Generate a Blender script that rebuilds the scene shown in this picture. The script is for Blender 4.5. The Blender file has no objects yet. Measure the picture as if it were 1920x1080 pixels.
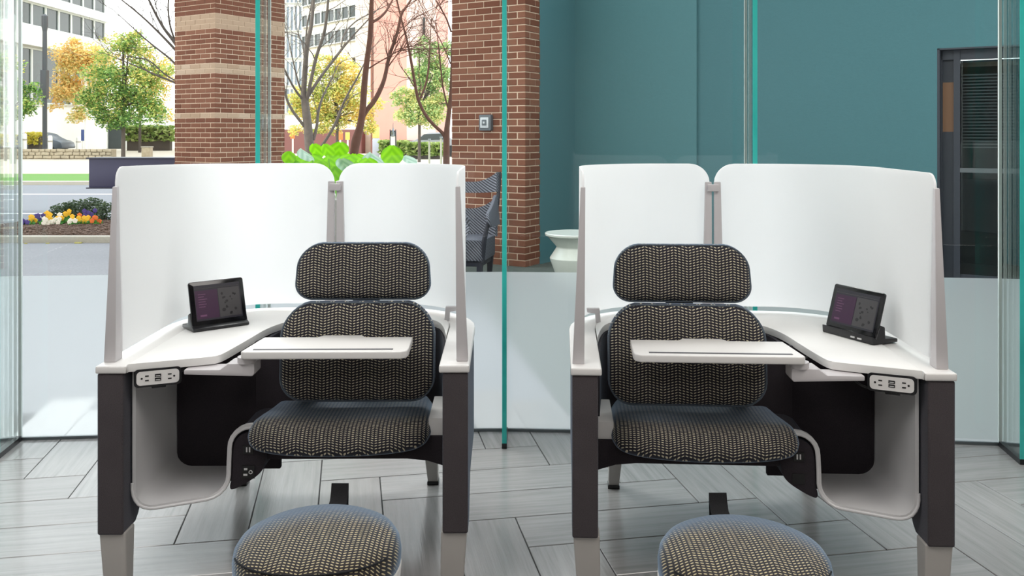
import bpy, bmesh, math, random
from mathutils import Vector, Matrix
R = math.radians
random.seed(7)
S = bpy.context.scene
COL = S.collection
FPX, EYE, HOR = 1660.0, 1.346, 250.0          # focal length in pixels, eye height, horizon row

# ------------------------------------------------------------------ camera
cam_d = bpy.data.cameras.new('camera')
cam = bpy.data.objects.new('camera', cam_d); COL.objects.link(cam)
cam.location = (0, 0, EYE); cam.rotation_euler = (R(90), 0, 0)
cam_d.sensor_width = 36; cam_d.lens = FPX * 36 / 1920
cam_d.shift_y = -(540 - HOR) / 1920
cam_d.clip_start = .05; cam_d.clip_end = 400
S.camera = cam
# ------------------------------------------------------------------ exposure
vs = S.view_settings
vs.view_transform = 'Standard'; vs.look = 'None'; vs.gamma = 1; vs.use_curve_mapping = False
vs.exposure = 0.12
S.cycles.max_bounces = 10; S.cycles.transparent_max_bounces = 24
S.cycles.transmission_bounces = 8; S.cycles.glossy_bounces = 5; S.cycles.diffuse_bounces = 5
S.cycles.sample_clamp_indirect = 6
S.cycles.use_denoising = True
S.cycles.caustics_reflective = False
# ------------------------------------------------------------------ sky
w = bpy.data.worlds.new('sky'); S.world = w; w.use_nodes = True
nt = w.node_tree; nt.nodes.clear()
tc = nt.nodes.new('ShaderNodeTexCoord'); sp = nt.nodes.new('ShaderNodeSeparateXYZ')
cr = nt.nodes.new('ShaderNodeValToRGB'); bg = nt.nodes.new('ShaderNodeBackground'); wo = nt.nodes.new('ShaderNodeOutputWorld')
nt.links.new(tc.outputs['Generated'], sp.inputs[0]); nt.links.new(sp.outputs['Z'], cr.inputs[0])
cr.color_ramp.elements[0].position = 0; cr.color_ramp.elements[0].color = (1, .99, .96, 1)
cr.color_ramp.elements[1].position = .8; cr.color_ramp.elements[1].color = (.84, .92, 1, 1)
nt.links.new(cr.outputs[0], bg.inputs[0]); nt.links.new(bg.outputs[0], wo.inputs[0])
bg.inputs[1].default_value = 3.1
# ------------------------------------------------------------------ sun and added fill lights
def sun(direction, energy, angle, col):
    l = bpy.data.lights.new('sun', 'SUN'); l.energy = energy; l.angle = R(angle); l.color = col
    o = bpy.data.objects.new('sun', l); COL.objects.link(o)
    o.rotation_euler = Vector(direction).to_track_quat('-Z', 'Y').to_euler(); o.location = (-8, -6, 14)
sun((.62, .42, -.8), 3.0, 1.0, (1, .95, .86))
def area(name, loc, sx, sy, energy, col=(1, 1, 1), d=(0, 0, -1)):
    l = bpy.data.lights.new(name, 'AREA'); l.shape = 'RECTANGLE'; l.size = sx; l.size_y = sy; l.energy = energy; l.color = col
    o = bpy.data.objects.new(name, l); COL.objects.link(o); o.location = loc
    o.rotation_euler = Vector(d).to_track_quat('-Z', 'Y').to_euler()
area('room_fill_light', (-1.4, 1.5, 2.9), 1.6, 1.4, 40, (1, .98, .96))  # unseen area lights, added at ceiling height to brighten the room
area('room_fill_light', (1.6, 1.5, 2.9), 1.6, 1.4, 40, (1, .95, .90))
area('room_fill_light', (0, -1.6, 2.9), 2.4, 1.0, 30, (1, .97, .94))
area('patio_fill_light', (-2.0, 4.7, 3.7), 3.4, .9, 170, (1, .98, .96))  # added fill, brightens the frosted band and patio from outside
area('patio_fill_light', (2.4, 4.7, 3.7), 3.0, .9, 70, (.96, .99, 1))

# ================================================================== helpers
def at(px, py, z):
    d = FPX * (EYE - z) / (py - HOR)
    return Vector(((px - 960) * d / FPX, d, z))
def atd(px, py, d):
    return Vector(((px - 960) * d / FPX, d, EYE - (py - HOR) * d / FPX))
def smooth01(t):
    t = max(0, min(1, t)); return t * t * (3 - 2 * t)

class Nodes:
    """tiny expression helper over a shader node tree"""
    def __init__(s, name):
        s.m = bpy.data.materials.new(name); s.m.use_nodes = True; s.t = s.m.node_tree; s.t.nodes.clear()
        s.out = s.n('ShaderNodeOutputMaterial')
    def n(s, t, **k):
        nd = s.t.nodes.new(t)
        for a, v in k.items(): setattr(nd, a, v)
        return nd
    def put(s, sock, v):
        if isinstance(v, bpy.types.NodeSocket): s.t.links.new(v, sock)
        elif isinstance(v, (tuple, list)) and sock.type == 'RGBA' and len(v) == 3: sock.default_value = (*v, 1)
        else: sock.default_value = v
    def math(s, op, a, b=0.0, c=None):
        nd = s.n('ShaderNodeMath', operation=op); s.put(nd.inputs[0], a); s.put(nd.inputs[1], b)
        if c is not None: s.put(nd.inputs[2], c)
        return nd.outputs[0]
    def mix(s, f, a, b):
        nd = s.n('ShaderNodeMix', data_type='RGBA'); s.put(nd.inputs[0], f); s.put(nd.inputs[6], a); s.put(nd.inputs[7], b)
        return nd.outputs[2]
    def noise(s, vec, scale, detail=3, rough=.55):
        nd = s.n('ShaderNodeTexNoise'); s.put(nd.inputs['Scale'], scale); s.put(nd.inputs['Detail'], detail); s.put(nd.inputs['Roughness'], rough)
        if vec is not None: s.t.links.new(vec, nd.inputs['Vector'])
        return nd.outputs['Fac']
    def ramp(s, f, stops):
        nd = s.n('ShaderNodeValToRGB'); e = nd.color_ramp.elements
        while len(e) < len(stops): e.new(.5)
        for el, (p, c) in zip(e, stops):
            el.position = p; el.color = (*c, 1) if len(c) == 3 else c
        s.put(nd.inputs[0], f); return nd.outputs[0]
    def coord(s, k='Object'): return s.n('ShaderNodeTexCoord').outputs[k]
    def mapping(s, vec, scale=(1, 1, 1), loc=(0, 0, 0), rot=(0, 0, 0)):
        nd = s.n('ShaderNodeMapping'); s.t.links.new(vec, nd.inputs[0]); nd.inputs['Scale'].default_value = scale
        nd.inputs['Rotation'].default_value = rot
        s.put(nd.inputs['Location'], loc); return nd.outputs[0]
    def rand(s): return s.n('ShaderNodeObjectInfo').outputs['Random']
    def bump(s, h, strength=.3, dist=.01):
        nd = s.n('ShaderNodeBump'); nd.inputs['Strength'].default_value = strength; nd.inputs['Distance'].default_value = dist
        s.put(nd.inputs['Height'], h); return nd.outputs[0]
    def bsdf(s, col, rough=.5, metal=0, spec=.5, normal=None, sheen=0, coat=0, trans=0, emit=None, es=0):
        nd = s.n('ShaderNodeBsdfPrincipled')
        s.put(nd.inputs['Base Color'], col); s.put(nd.inputs['Roughness'], rough); s.put(nd.inputs['Metallic'], metal)
        s.put(nd.inputs['Specular IOR Level'], spec)
        if normal is not None: s.t.links.new(normal, nd.inputs['Normal'])
        if sheen: nd.inputs['Sheen Weight'].default_value = sheen; nd.inputs['Sheen Roughness'].default_value = .4; nd.inputs['Sheen Tint'].default_value = (.6, .78, 1, 1)
        if coat: nd.inputs['Coat Weight'].default_value = coat
        if emit is not None: s.put(nd.inputs['Emission Color'], emit); nd.inputs['Emission Strength'].default_value = es
        return nd.outputs[0]
    def mixs(s, f, a, b):
        nd = s.n('ShaderNodeMixShader'); s.put(nd.inputs[0], f); s.t.links.new(a, nd.inputs[1]); s.t.links.new(b, nd.inputs[2]); return nd.outputs[0]
    def end(s, sh): s.t.links.new(sh, s.out.inputs[0]); return s.m

def srgb(r, g, b):
    f = lambda c: (c / 255 / 12.92) if c / 255 <= .04045 else ((c / 255 + .055) / 1.055) ** 2.4
    return (f(r), f(g), f(b))
MATS = {}
def plain(name, col, rough=.5, metal=0, noise_amt=.08, scale=30, bump=0, **k):
    m = Nodes(name); v = m.coord(); f = m.noise(v, scale)
    c = m.mix(f, tuple(x * (1 - noise_amt) for x in col), tuple(min(1, x * (1 + noise_amt)) for x in col))
    nr = m.bump(f, bump, .004) if bump else None
    MATS[name] = m.end(m.bsdf(c, rough, metal, normal=nr, **k)); return MATS[name]

# ---- interior materials
def mk_fabric(name, dark, light, cw, rh):
    m = Nodes(name); uv = m.coord('UV'); sx = m.n('ShaderNodeSeparateXYZ'); m.t.links.new(uv, sx.inputs[0])
    U = m.math('DIVIDE', sx.outputs[0], cw); col = m.math('FLOOR', U)
    fu = m.math('SUBTRACT', m.math('FRACT', U), .5)
    ph = m.math('SUBTRACT', m.math('FRACT', m.math('DIVIDE', m.math('ADD', col, .5), 8.0)), .5)
    wv = m.math('MULTIPLY', m.math('ABSOLUTE', ph), 2.6)
    sg = m.math('SIGN', ph)
    alt = 0.0
    V = m.math('ADD', m.math('ADD', m.math('DIVIDE', sx.outputs[1], rh), wv), alt)
    fv = m.math('SUBTRACT', m.math('FRACT', V), .5)
    fv = m.math('ADD', fv, m.math('MULTIPLY', m.math('MULTIPLY', fu, sg), .45))
    a = m.math('POWER', m.math('ABSOLUTE', m.math('DIVIDE', fu, .345)), 2.5)
    b = m.math('POWER', m.math('ABSOLUTE', m.math('DIVIDE', fv, .185)), 2.0)
    e = m.math('ADD', a, b)
    mk = m.n('ShaderNodeMapRange'); m.put(mk.inputs[0], e); mk.inputs[1].default_value = 1.25; mk.inputs[2].default_value = .7
    nz = m.noise(m.coord(), 260, 2)
    lc = m.mix(m.noise(m.coord(), 14, 1), light, tuple(x * .72 for x in light))
    dk = m.mix(nz, tuple(x * .7 for x in dark), tuple(x * 1.3 for x in dark))
    c = m.mix(mk.outputs[0], dk, lc)
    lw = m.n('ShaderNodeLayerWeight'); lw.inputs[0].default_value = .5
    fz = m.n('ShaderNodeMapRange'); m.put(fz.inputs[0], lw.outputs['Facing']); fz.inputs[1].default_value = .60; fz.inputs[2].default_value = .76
    c = m.mix(m.math('MULTIPLY', fz.outputs[0], .85), c, srgb(92, 106, 124))  # grazing sheen painted into the weave colour as blue-grey
    nr = m.bump(mk.outputs[0], .5, .003)
    MATS[name] = m.end(m.bsdf(c, .85, normal=nr, sheen=.5, spec=.2))
mk_fabric('woven_fabric', srgb(44, 41, 47), srgb(222, 212, 184), .0116, .0084)
mk_fabric('footstool_fabric', srgb(50, 45, 44), srgb(218, 202, 160), .0104, .0100)
def mk_cloth(name, c1, c2, scale=420, sheen=.25):
    m = Nodes(name); v = m.coord(); f = m.noise(v, scale, 2, .7); g = m.noise(v, 9, 2)
    c = m.mix(f, c1, c2); c = m.mix(m.math('MULTIPLY', g, .35), c, tuple(x * .6 for x in c1))
    MATS[name] = m.end(m.bsdf(c, .9, normal=m.bump(f, .35, .002), sheen=sheen, spec=.2))
mk_cloth('shell_fabric', srgb(50, 47, 51), srgb(98, 90, 91))
mk_cloth('panel_fabric', srgb(36, 33, 38), srgb(62, 56, 60), sheen=.1)
mk_cloth('welt_fabric', srgb(74, 82, 92), srgb(112, 122, 132), sheen=.6)
mk_cloth('strap_fabric', srgb(22, 22, 24), srgb(44, 44, 46), sheen=.1)
plain('white_plastic', srgb(226, 224, 222), .38, noise_amt=.02, scale=8)
plain('white_laminate', srgb(232, 231, 229), .42, noise_amt=.02, scale=6)
plain('bin_plastic', srgb(206, 205, 206), .32, noise_amt=.02, scale=6)
plain('grey_trim', srgb(196, 192, 194), .45, noise_amt=.03, scale=12)
plain('grey_metal', srgb(168, 164, 160), .42, noise_amt=.03, scale=12)
plain('black_plastic', srgb(22, 22, 26), .28, noise_amt=.1, scale=40)
plain('black_gloss', srgb(10, 10, 14), .12, noise_amt=.1, scale=20)
plain('socket_dark', srgb(16, 16, 18), .5)
plain('socket_light', srgb(205, 205, 205), .5)
plain('groove_grey', srgb(88, 88, 92), .5)
plain('cable_black', srgb(24, 24, 26), .45)
def mk_screen():
    m = Nodes('frosted_screen'); f = m.noise(m.coord(), 4)
    c = m.mix(f, srgb(242, 242, 242), srgb(248, 248, 248))
    d = m.bsdf(c, .38, spec=.35)
    t = m.n('ShaderNodeBsdfTranslucent'); m.put(t.inputs[0], (.98, .98, .985))
    MATS['frosted_screen'] = m.end(m.mixs(.62, d, t.outputs[0]))
mk_screen()
def mk_glass(name, tint, refl=1.0, dirt=0):
    m = Nodes(name)
    tr = m.n('ShaderNodeBsdfTransparent'); m.put(tr.inputs[0], tint)
    gl = m.n('ShaderNodeBsdfGlossy'); m.put(gl.inputs[0], (1, 1, 1)); gl.inputs['Roughness'].default_value = .01
    fr = m.n('ShaderNodeFresnel'); fr.inputs[0].default_value = 1.45
    f = m.math('MULTIPLY', fr.outputs[0], refl)
    MATS[name] = m.end(m.mixs(f, tr.outputs[0], gl.outputs[0]))
mk_glass('clear_glass', (.955, .985, .975), 1.0)
mk_glass('fin_glass', (.93, .975, .965), .6)
mk_glass('window_glass', (.72, .76, .78), 1)
def mk_edge():
    m = Nodes('glass_edge'); f = m.noise(m.coord(), 3)
    c = m.mix(f, srgb(36, 196, 190), srgb(124, 240, 232))  # glow of light piped through the glass, put into this bright teal
    t = m.n('ShaderNodeBsdfTranslucent'); m.put(t.inputs[0], c)
    MATS['glass_edge'] = m.end(m.mixs(.55, m.bsdf(c, .2), t.outputs[0]))
mk_edge()
def mk_film():
    m = Nodes('frosted_film')
    t = m.n('ShaderNodeBsdfTranslucent'); m.put(t.inputs[0], (.95, .985, 1))
    d = m.bsdf(srgb(214, 226, 230), .45, spec=.35)
    r = m.n('ShaderNodeBsdfRefraction'); m.put(r.inputs[0], (.95, .985, 1)); r.inputs['Roughness'].default_value = .55; r.inputs['IOR'].default_value = 1.08
    MATS['frosted_film'] = m.end(m.mixs(.30, m.mixs(.58, t.outputs[0], r.outputs[0]), d))
mk_film()
def mk_plank():
    m = Nodes('plank_tile'); v = m.coord(); rd = m.rand()
    cb = m.n('ShaderNodeCombineXYZ'); m.put(cb.inputs[0], m.math('MULTIPLY', rd, 37.0)); m.put(cb.inputs[1], m.math('MULTIPLY', rd, 91.0))
    mv = m.mapping(v, (2.2, 46, 1), cb.outputs[0])
    f = m.noise(mv, 1.0, 5, .65); g = m.noise(m.mapping(v, (2.5, 6, 1), cb.outputs[0]), 1.0, 3)
    h = m.noise(m.mapping(v, (5, 210, 1), cb.outputs[0]), 1.0, 2)
    c = m.ramp(f, [(.25, srgb(112, 111, 111)), (.5, srgb(152, 150, 149)), (.75, srgb(174, 172, 171))])
    c = m.mix(m.math('MULTIPLY', g, .55), c, srgb(172, 171, 170))
    c = m.mix(m.math('MULTIPLY', h, .22), c, srgb(116, 114, 114))
    c = m.mix(m.math('MULTIPLY', rd, .35), c, srgb(126, 122, 120))
    ht = m.math('ADD', m.math('MULTIPLY', f, .6), m.math('MULTIPLY', h, .5))
    MATS['plank_tile'] = m.end(m.bsdf(c, m.math('ADD', m.math('MULTIPLY', h, .16), .10), normal=m.bump(ht, .16, .003), spec=.95))
mk_plank()
plain('floor_grout', srgb(46, 44, 44), .8)
plain('room_wall', srgb(196, 194, 190), .7, noise_amt=.03)
plain('room_ceiling', srgb(214, 212, 208), .8, noise_amt=.03)
plain('screen_dark', srgb(30, 28, 40), .35)
plain('screen_purple', srgb(50, 6, 50), .35)
plain('screen_grey', srgb(62, 60, 62), .35)
plain('screen_text', srgb(104, 62, 96), .4)
plain('screen_ink', srgb(26, 24, 28), .4)
# ---- exterior materials
def mk_brick(name, a, b, c_):
    m = Nodes(name); rd = m.rand(); v = m.coord()
    c = m.ramp(rd, [(0, a), (.5, b), (1, c_)]); f = m.noise(v, 60, 3)
    c = m.mix(m.math('MULTIPLY', f, .35), c, tuple(x * .55 for x in a))
    MATS[name] = m.end(m.bsdf(c, .85, normal=m.bump(f, .4, .004), spec=.25))
mk_brick('red_brick', srgb(108, 66, 50), srgb(122, 79, 61), srgb(136, 93, 74))
mk_brick('tan_brick', srgb(166, 140, 118), srgb(178, 154, 132), srgb(188, 166, 146))
plain('mortar', srgb(206, 184, 162), .9)
def mk_teal(name, col):
    m = Nodes(name); v = m.coord(); f = m.noise(v, 45, 4, .7); g = m.noise(v, 1.2, 2)
    c = m.mix(f, tuple(x * .88 for x in col), tuple(x * 1.1 for x in col)); c = m.mix(m.math('MULTIPLY', g, .3), c, tuple(x * 1.15 for x in col))
    MATS[name] = m.end(m.bsdf(c, .75, normal=m.bump(f, .3, .004), spec=.3))
mk_teal('teal_paint', srgb(72, 114, 121)); mk_teal('teal_lighter', srgb(80, 123, 129))
def mk_ground(name, c1, c2, scale, rough=.9, scale2=1.5):
    m = Nodes(name); v = m.coord(); f = m.noise(v, scale, 4, .7); g = m.noise(v, scale2, 3)
    c = m.mix(f, c1, c2); c = m.mix(m.math('MULTIPLY', g, .3), c, tuple(x * .7 for x in c1))
    MATS[name] = m.end(m.bsdf(c, rough, normal=m.bump(f, .4, .008), spec=.25))
mk_ground('patio_asphalt', srgb(112, 112, 117), srgb(152, 152, 155), 40)
mk_ground('slate_paving', srgb(66, 74, 72), srgb(98, 106, 98), 12)
mk_ground('road_asphalt', srgb(100, 102, 108), srgb(128, 130, 135), 30)
mk_ground('pale_paving', srgb(176, 166, 150), srgb(204, 194, 178), 3)
mk_ground('kerb_stone', srgb(160, 154, 142), srgb(186, 180, 168), 30)
mk_ground('mulch', srgb(66, 50, 44), srgb(140, 116, 102), 90)
mk_ground('lawn', srgb(62, 104, 44), srgb(112, 146, 76), 60)
mk_ground('rubble_stone', srgb(130, 118, 98), srgb(196, 184, 162), 6)
plain('road_paint', srgb(226, 226, 226), .7)
plain('shade_slab_plaster', srgb(210, 208, 202), .8)
plain('navy_metal', srgb(34, 32, 72), .4, noise_amt=.05)
plain('navy_edge', srgb(30, 30, 56), .4)
plain('white_facade', srgb(232, 232, 228), .7, noise_amt=.04, scale=2)
plain('cream_facade', srgb(232, 224, 206), .75, noise_amt=.05, scale=2)
plain('pink_facade', srgb(206, 150, 136), .8, noise_amt=.06, scale=1)
plain('pale_pink_facade', srgb(232, 200, 188), .8, noise_amt=.06, scale=1)
plain('maroon_facade', srgb(124, 82, 78), .8)
plain('tan_door', srgb(172, 156, 132), .7)
plain('dark_pane', srgb(50, 58, 58), .15, noise_amt=.3, scale=.6)
plain('blue_pane', srgb(140, 154, 170), .15, noise_amt=.3, scale=.6)
plain('sealant', srgb(232, 240, 236), .4)
plain('mullion', srgb(200, 204, 200), .5)
plain('lamp_post_metal', srgb(62, 60, 64), .5)
plain('pale_post', srgb(150, 158, 152), .5)
plain('bark_grey', srgb(106, 98, 92), .9, noise_amt=.4, scale=14, bump=.5)
plain('bark_brown', srgb(98, 66, 54), .9, noise_amt=.4, scale=14, bump=.5)
plain('bark_dark', srgb(74, 66, 60), .9, noise_amt=.3, scale=14)
def mk_leaf(name, cols, tr=.45):
    m = Nodes(name); at_ = m.n('ShaderNodeAttribute', attribute_name='tone'); 
    c = m.ramp(at_.outputs['Fac'], [(i / (len(cols) - 1), k) for i, k in enumerate(cols)])
    t = m.n('ShaderNodeBsdfTranslucent'); m.put(t.inputs[0], c)
    MATS[name] = m.end(m.mixs(tr, m.bsdf(c, .5, spec=.3), t.outputs[0]))
mk_leaf('autumn_leaves', [srgb(176, 184, 112), srgb(216, 206, 138), srgb(240, 224, 160), srgb(238, 200, 126)])
mk_leaf('green_leaves', [srgb(84, 122, 62), srgb(124, 160, 84), srgb(166, 192, 106), srgb(214, 200, 116)])
mk_leaf('lime_leaves', [srgb(144, 160, 76), srgb(190, 198, 104), srgb(220, 218, 136), srgb(226, 194, 104)])
mk_leaf('fresh_leaves', [srgb(112, 150, 92), srgb(154, 186, 120), srgb(190, 210, 146), srgb(218, 212, 144)])
mk_leaf('hedge_leaves', [srgb(96, 128, 58), srgb(150, 170, 92), srgb(196, 204, 138)])
mk_leaf('bush_leaves', [srgb(44, 62, 44), srgb(74, 92, 66), srgb(118, 130, 98)])
mk_leaf('yellow_shrub', [srgb(176, 176, 60), srgb(222, 206, 84), srgb(236, 222, 120)])
mk_leaf('flower_leaves', [srgb(52, 104, 40), srgb(80, 150, 60), srgb(120, 170, 90)])
for nm, c in dict(yellow=(240, 186, 40), orange=(226, 110, 40), purple=(74, 56, 130), white=(236, 228, 214)).items():
    plain('petal_' + nm, srgb(*c), .6)
def mk_bigleaf(name, c1, c2):
    m = Nodes(name); uv = m.coord('UV'); sx = m.n('ShaderNodeSeparateXYZ'); m.t.links.new(uv, sx.inputs[0])
    wv = m.math('SINE', m.math('ADD', m.math('MULTIPLY', sx.outputs[1], 60.0), m.math('MULTIPLY', m.math('ABSOLUTE', sx.outputs[0]), 70.0)))
    c = m.mix(m.math('MULTIPLY', m.math('ADD', wv, 1.0), .5), c1, c2)
    t = m.n('ShaderNodeBsdfTranslucent'); m.put(t.inputs[0], c)
    MATS[name] = m.end(m.mixs(.5, m.bsdf(c, .4, spec=.4), t.outputs[0]))
mk_bigleaf('lime_leaf', srgb(116, 184, 10), srgb(142, 208, 24)); mk_bigleaf('blue_green_leaf', srgb(150, 182, 160), srgb(188, 208, 192))
plain('yellow_litter', srgb(168, 160, 84), .8)
plain('leaf_stem', srgb(110, 170, 40), .6)
plain('soil', srgb(60, 48, 40), .95)
plain('planter_stone', srgb(150, 148, 142), .8)
def mk_wicker():
    m = Nodes('grey_wicker'); uv = m.coord('UV'); sx = m.n('ShaderNodeSeparateXYZ'); m.t.links.new(uv, sx.inputs[0])
    wv = m.math('SINE', m.math('MULTIPLY', m.math('ADD', sx.outputs[0], sx.outputs[1]), 210.0))
    f = m.math('MULTIPLY', m.math('ADD', wv, 1.0), .5)
    c = m.mix(f, srgb(46, 48, 56), srgb(124, 128, 140))
    MATS['grey_wicker'] = m.end(m.bsdf(c, .5, normal=m.bump(f, .6, .01), spec=.4))
mk_wicker()
plain('wicker_dark', srgb(42, 44, 54), .5)
plain('stool_ceramic', srgb(206, 212, 204), .25, noise_amt=.03)
plain('car_grey', srgb(150, 152, 158), .3, metal=.4); plain('car_dark', srgb(84, 92, 102), .3, metal=.3)
plain('tyre', srgb(30, 30, 32), .8)
plain('door_wood', srgb(122, 88, 62), .5); plain('door_dark', srgb(44, 50, 60), .5); plain('blind_slat', srgb(150, 150, 150), .5)
plain('ceil_tan', srgb(150, 128, 104), .6)
plain('sign_orange', srgb(232, 120, 60), .6); plain('sign_yellow', srgb(244, 214, 90), .6); plain('sign_blue', srgb(70, 90, 150), .5)
plain('banner_gold', srgb(226, 188, 110), .6); plain('banner_base', srgb(168, 172, 186), .6)
plain('steel', srgb(120, 126, 130), .3, metal=.8); plain('white_post', srgb(236, 234, 228), .6)
plain('panel_grey', srgb(84, 92, 98), .4); plain('panel_light', srgb(190, 196, 200), .4)

# ================================================================== geometry builder
class G:
    def __init__(s): s.v = []; s.f = []
    def add(s, vs, fs):
        o = len(s.v); s.v += [tuple(p) for p in vs]; s.f += [[i + o for i in f] for f in fs]; return s
    def box(s, x0, x1, y0, y1, z0, z1):
        return s.add([(x0, y0, z0), (x1, y0, z0), (x1, y1, z0), (x0, y1, z0), (x0, y0, z1), (x1, y0, z1), (x1, y1, z1), (x0, y1, z1)],
                     [(0, 3, 2, 1), (4, 5, 6, 7), (0, 1, 5, 4), (1, 2, 6, 5), (2, 3, 7, 6), (3, 0, 4, 7)])
    def obox(s, M, sx, sy, sz):
        h = [(-sx / 2, -sy / 2, -sz / 2), (sx / 2, -sy / 2, -sz / 2), (sx / 2, sy / 2, -sz / 2), (-sx / 2, sy / 2, -sz / 2),
             (-sx / 2, -sy / 2, sz / 2), (sx / 2, -sy / 2, sz / 2), (sx / 2, sy / 2, sz / 2), (-sx / 2, sy / 2, sz / 2)]
        return s.add([M @ Vector(p) for p in h], [(0, 3, 2, 1), (4, 5, 6, 7), (0, 1, 5, 4), (1, 2, 6, 5), (2, 3, 7, 6), (3, 0, 4, 7)])
    def prism(s, pts, a, b, axis='z'):
        """extrude a polygon (CCW seen from +axis) between a and b"""
        n = len(pts)
        mk = {'z': lambda p, t: (p[0], p[1], t), 'y': lambda p, t: (p[0], t, p[1]), 'x': lambda p, t: (t, p[0], p[1])}[axis]
        vs = [mk(p, a) for p in pts] + [mk(p, b) for p in pts]
        fs = [list(range(n))[::-1], list(range(n, 2 * n))] + [(i, (i + 1) % n, n + (i + 1) % n, n + i) for i in range(n)]
        if axis == 'y': fs = [list(f)[::-1] for f in fs]
        return s.add(vs, fs)
    def tube(s, pts, r, n=8, caps=True, closed=False):
        pts = [Vector(p) for p in pts]; k = len(pts); rs = r if isinstance(r, (list, tuple)) else [r] * k
        vs = []; up = None
        for i, p in enumerate(pts):
            a = pts[i - 1] if (i > 0 or closed) else p; b = pts[(i + 1) % k] if (i < k - 1 or closed) else p
            t = (b - a).normalized()
            if up is None:
                up = Vector((0, 0, 1)) if abs(t.z) < .9 else Vector((1, 0, 0))
            sx = t.cross(up).normalized(); up = sx.cross(t).normalized()
            for j in range(n):
                q = 2 * math.pi * j / n; vs.append(p + (sx * math.cos(q) + up * math.sin(q)) * rs[i])
        fs = []
        for i in range(k if closed else k - 1):
            for j in range(n):
                a = i * n + j; b = i * n + (j + 1) % n; c = ((i + 1) % k) * n + (j + 1) % n; d = ((i + 1) % k) * n + j
                fs.append((a, b, c, d))
        if caps and not closed: fs += [list(range(n))[::-1], list(range((k - 1) * n, k * n))]
        return s.add(vs, fs)
    def lathe(s, prof, n=32, c=(0, 0, 0)):
        vs = []; k = len(prof)
        for r, z in prof:
            for j in range(n):
                q = 2 * math.pi * j / n; vs.append((c[0] + r * math.cos(q), c[1] + r * math.sin(q), c[2] + z))
        fs = [(i * n + j, i * n + (j + 1) % n, (i + 1) * n + (j + 1) % n, (i + 1) * n + j) for i in range(k - 1) for j in range(n)]
        fs += [list(range(n))[::-1], list(range((k - 1) * n, k * n))]
        return s.add(vs, fs)
    def grid(s, rows, closed=False):
        """rows of points -> quads"""
        n = len(rows[0]); vs = [p for r in rows for p in r]; fs = []
        for i in range(len(rows) - 1):
            for j in range(n if closed else n - 1):
                fs.append((i * n + j, i * n + (j + 1) % n, (i + 1) * n + (j + 1) % n, (i + 1) * n + j))
        return s.add(vs, fs)

MIR = [1]
def build(name, g, mat, parent=None, smooth=True, bevel=0, seg=2, uv=None, angle=35, solid=0, fix=False, tone=None):
    v = g.v; f = g.f
    if MIR[0] < 0:
        v = [(-p[0], p[1], p[2]) for p in v]; f = [list(q)[::-1] for q in f]
    me = bpy.data.meshes.new(name); me.from_pydata([tuple(p) for p in v], [], [list(q) for q in f])
    if bevel or fix or solid:
        bm = bmesh.new(); bm.from_mesh(me)
        bmesh.ops.remove_doubles(bm, verts=bm.verts, dist=1e-5)
        if solid: 
            bmesh.ops.recalc_face_normals(bm, faces=bm.faces); bmesh.ops.solidify(bm, geom=list(bm.faces), thickness=solid)
        bmesh.ops.recalc_face_normals(bm, faces=bm.faces)
        if bevel:
            es = [e for e in bm.edges if len(e.link_faces) == 2 and e.calc_face_angle(0) > R(angle)]
            bmesh.ops.bevel(bm, geom=es, offset=bevel, segments=seg, profile=.6, affect='EDGES', clamp_overlap=True)
        bm.to_mesh(me); bm.free()
    if uv is not None:
        l = me.uv_layers.new(name='uv')
        for lp in me.loops:
            co = me.vertices[lp.vertex_index].co; l.data[lp.index].uv = uv(co)
    if tone is not None:
        a = me.attributes.new('tone', 'FLOAT', 'FACE')
        for i, t in enumerate(tone): a.data[i].value = t
    if smooth:
        me.shade_smooth(); me.set_sharp_from_angle(angle=R(angle + 5))
    me.materials.append(MATS[mat])
    o = bpy.data.objects.new(name, me); COL.objects.link(o)
    if parent is not None: o.parent = parent
    return o
def tag(o, label=None, cat=None, group=None, kind=None):
    if label: o['label'] = label
    if cat: o['category'] = cat
    if group: o['group'] = group
    if kind: o['kind'] = kind
    return o
def thing(name, label, cat, loc=(0, 0, 0), rz=0, group=None):
    o = bpy.data.objects.new(name, None); COL.objects.link(o); o.empty_display_size = .1
    o.location = loc; o.rotation_euler = (0, 0, rz); return tag(o, label, cat, group)
def struct(name, g, mat, parent=None, **k):
    o = build(name, g, mat, parent, **k)
    if parent is None: o['kind'] = 'structure'
    return o
def struct_root(name, loc=(0, 0, 0), rz=0):
    o = bpy.data.objects.new(name, None); COL.objects.link(o); o.location = loc; o.rotation_euler = (0, 0, rz); o['kind'] = 'structure'; return o
def inst(o, parent, loc=None, rz=None, name=None):
    c = o.copy(); COL.objects.link(c); c.parent = parent
    if name: c.name = name
    if loc is not None: c.location = loc
    if rz is not None: c.rotation_euler = (0, 0, rz)
    return c
def chaikin(pts, it=2, closed=False):
    for _ in range(it):
        q = []; n = len(pts)
        for i in range(n if closed else n - 1):
            a = pts[i]; b = pts[(i + 1) % n]
            q.append(tuple(.75 * x + .25 * y for x, y in zip(a, b))); q.append(tuple(.25 * x + .75 * y for x, y in zip(a, b)))
        if not closed: q = [pts[0]] + q + [pts[-1]]
        pts = q
    return pts
def rrect(hx, hy, r, n=6, c=(0, 0)):
    """rounded rectangle CCW; r may be 4 radii (bl, br, tr, tl)"""
    rs = r if isinstance(r, (list, tuple)) else [r] * 4; out = []
    for (sx, sy, a0), q in zip(((-1, -1, 180), (1, -1, 270), (1, 1, 0), (-1, 1, 90)), rs):
        for i in range(n + 1):
            a = R(a0 + 90 * i / n); out.append((c[0] + sx * (hx - q) + q * math.cos(a), c[1] + sy * (hy - q) + q * math.sin(a)))
    return out

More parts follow.
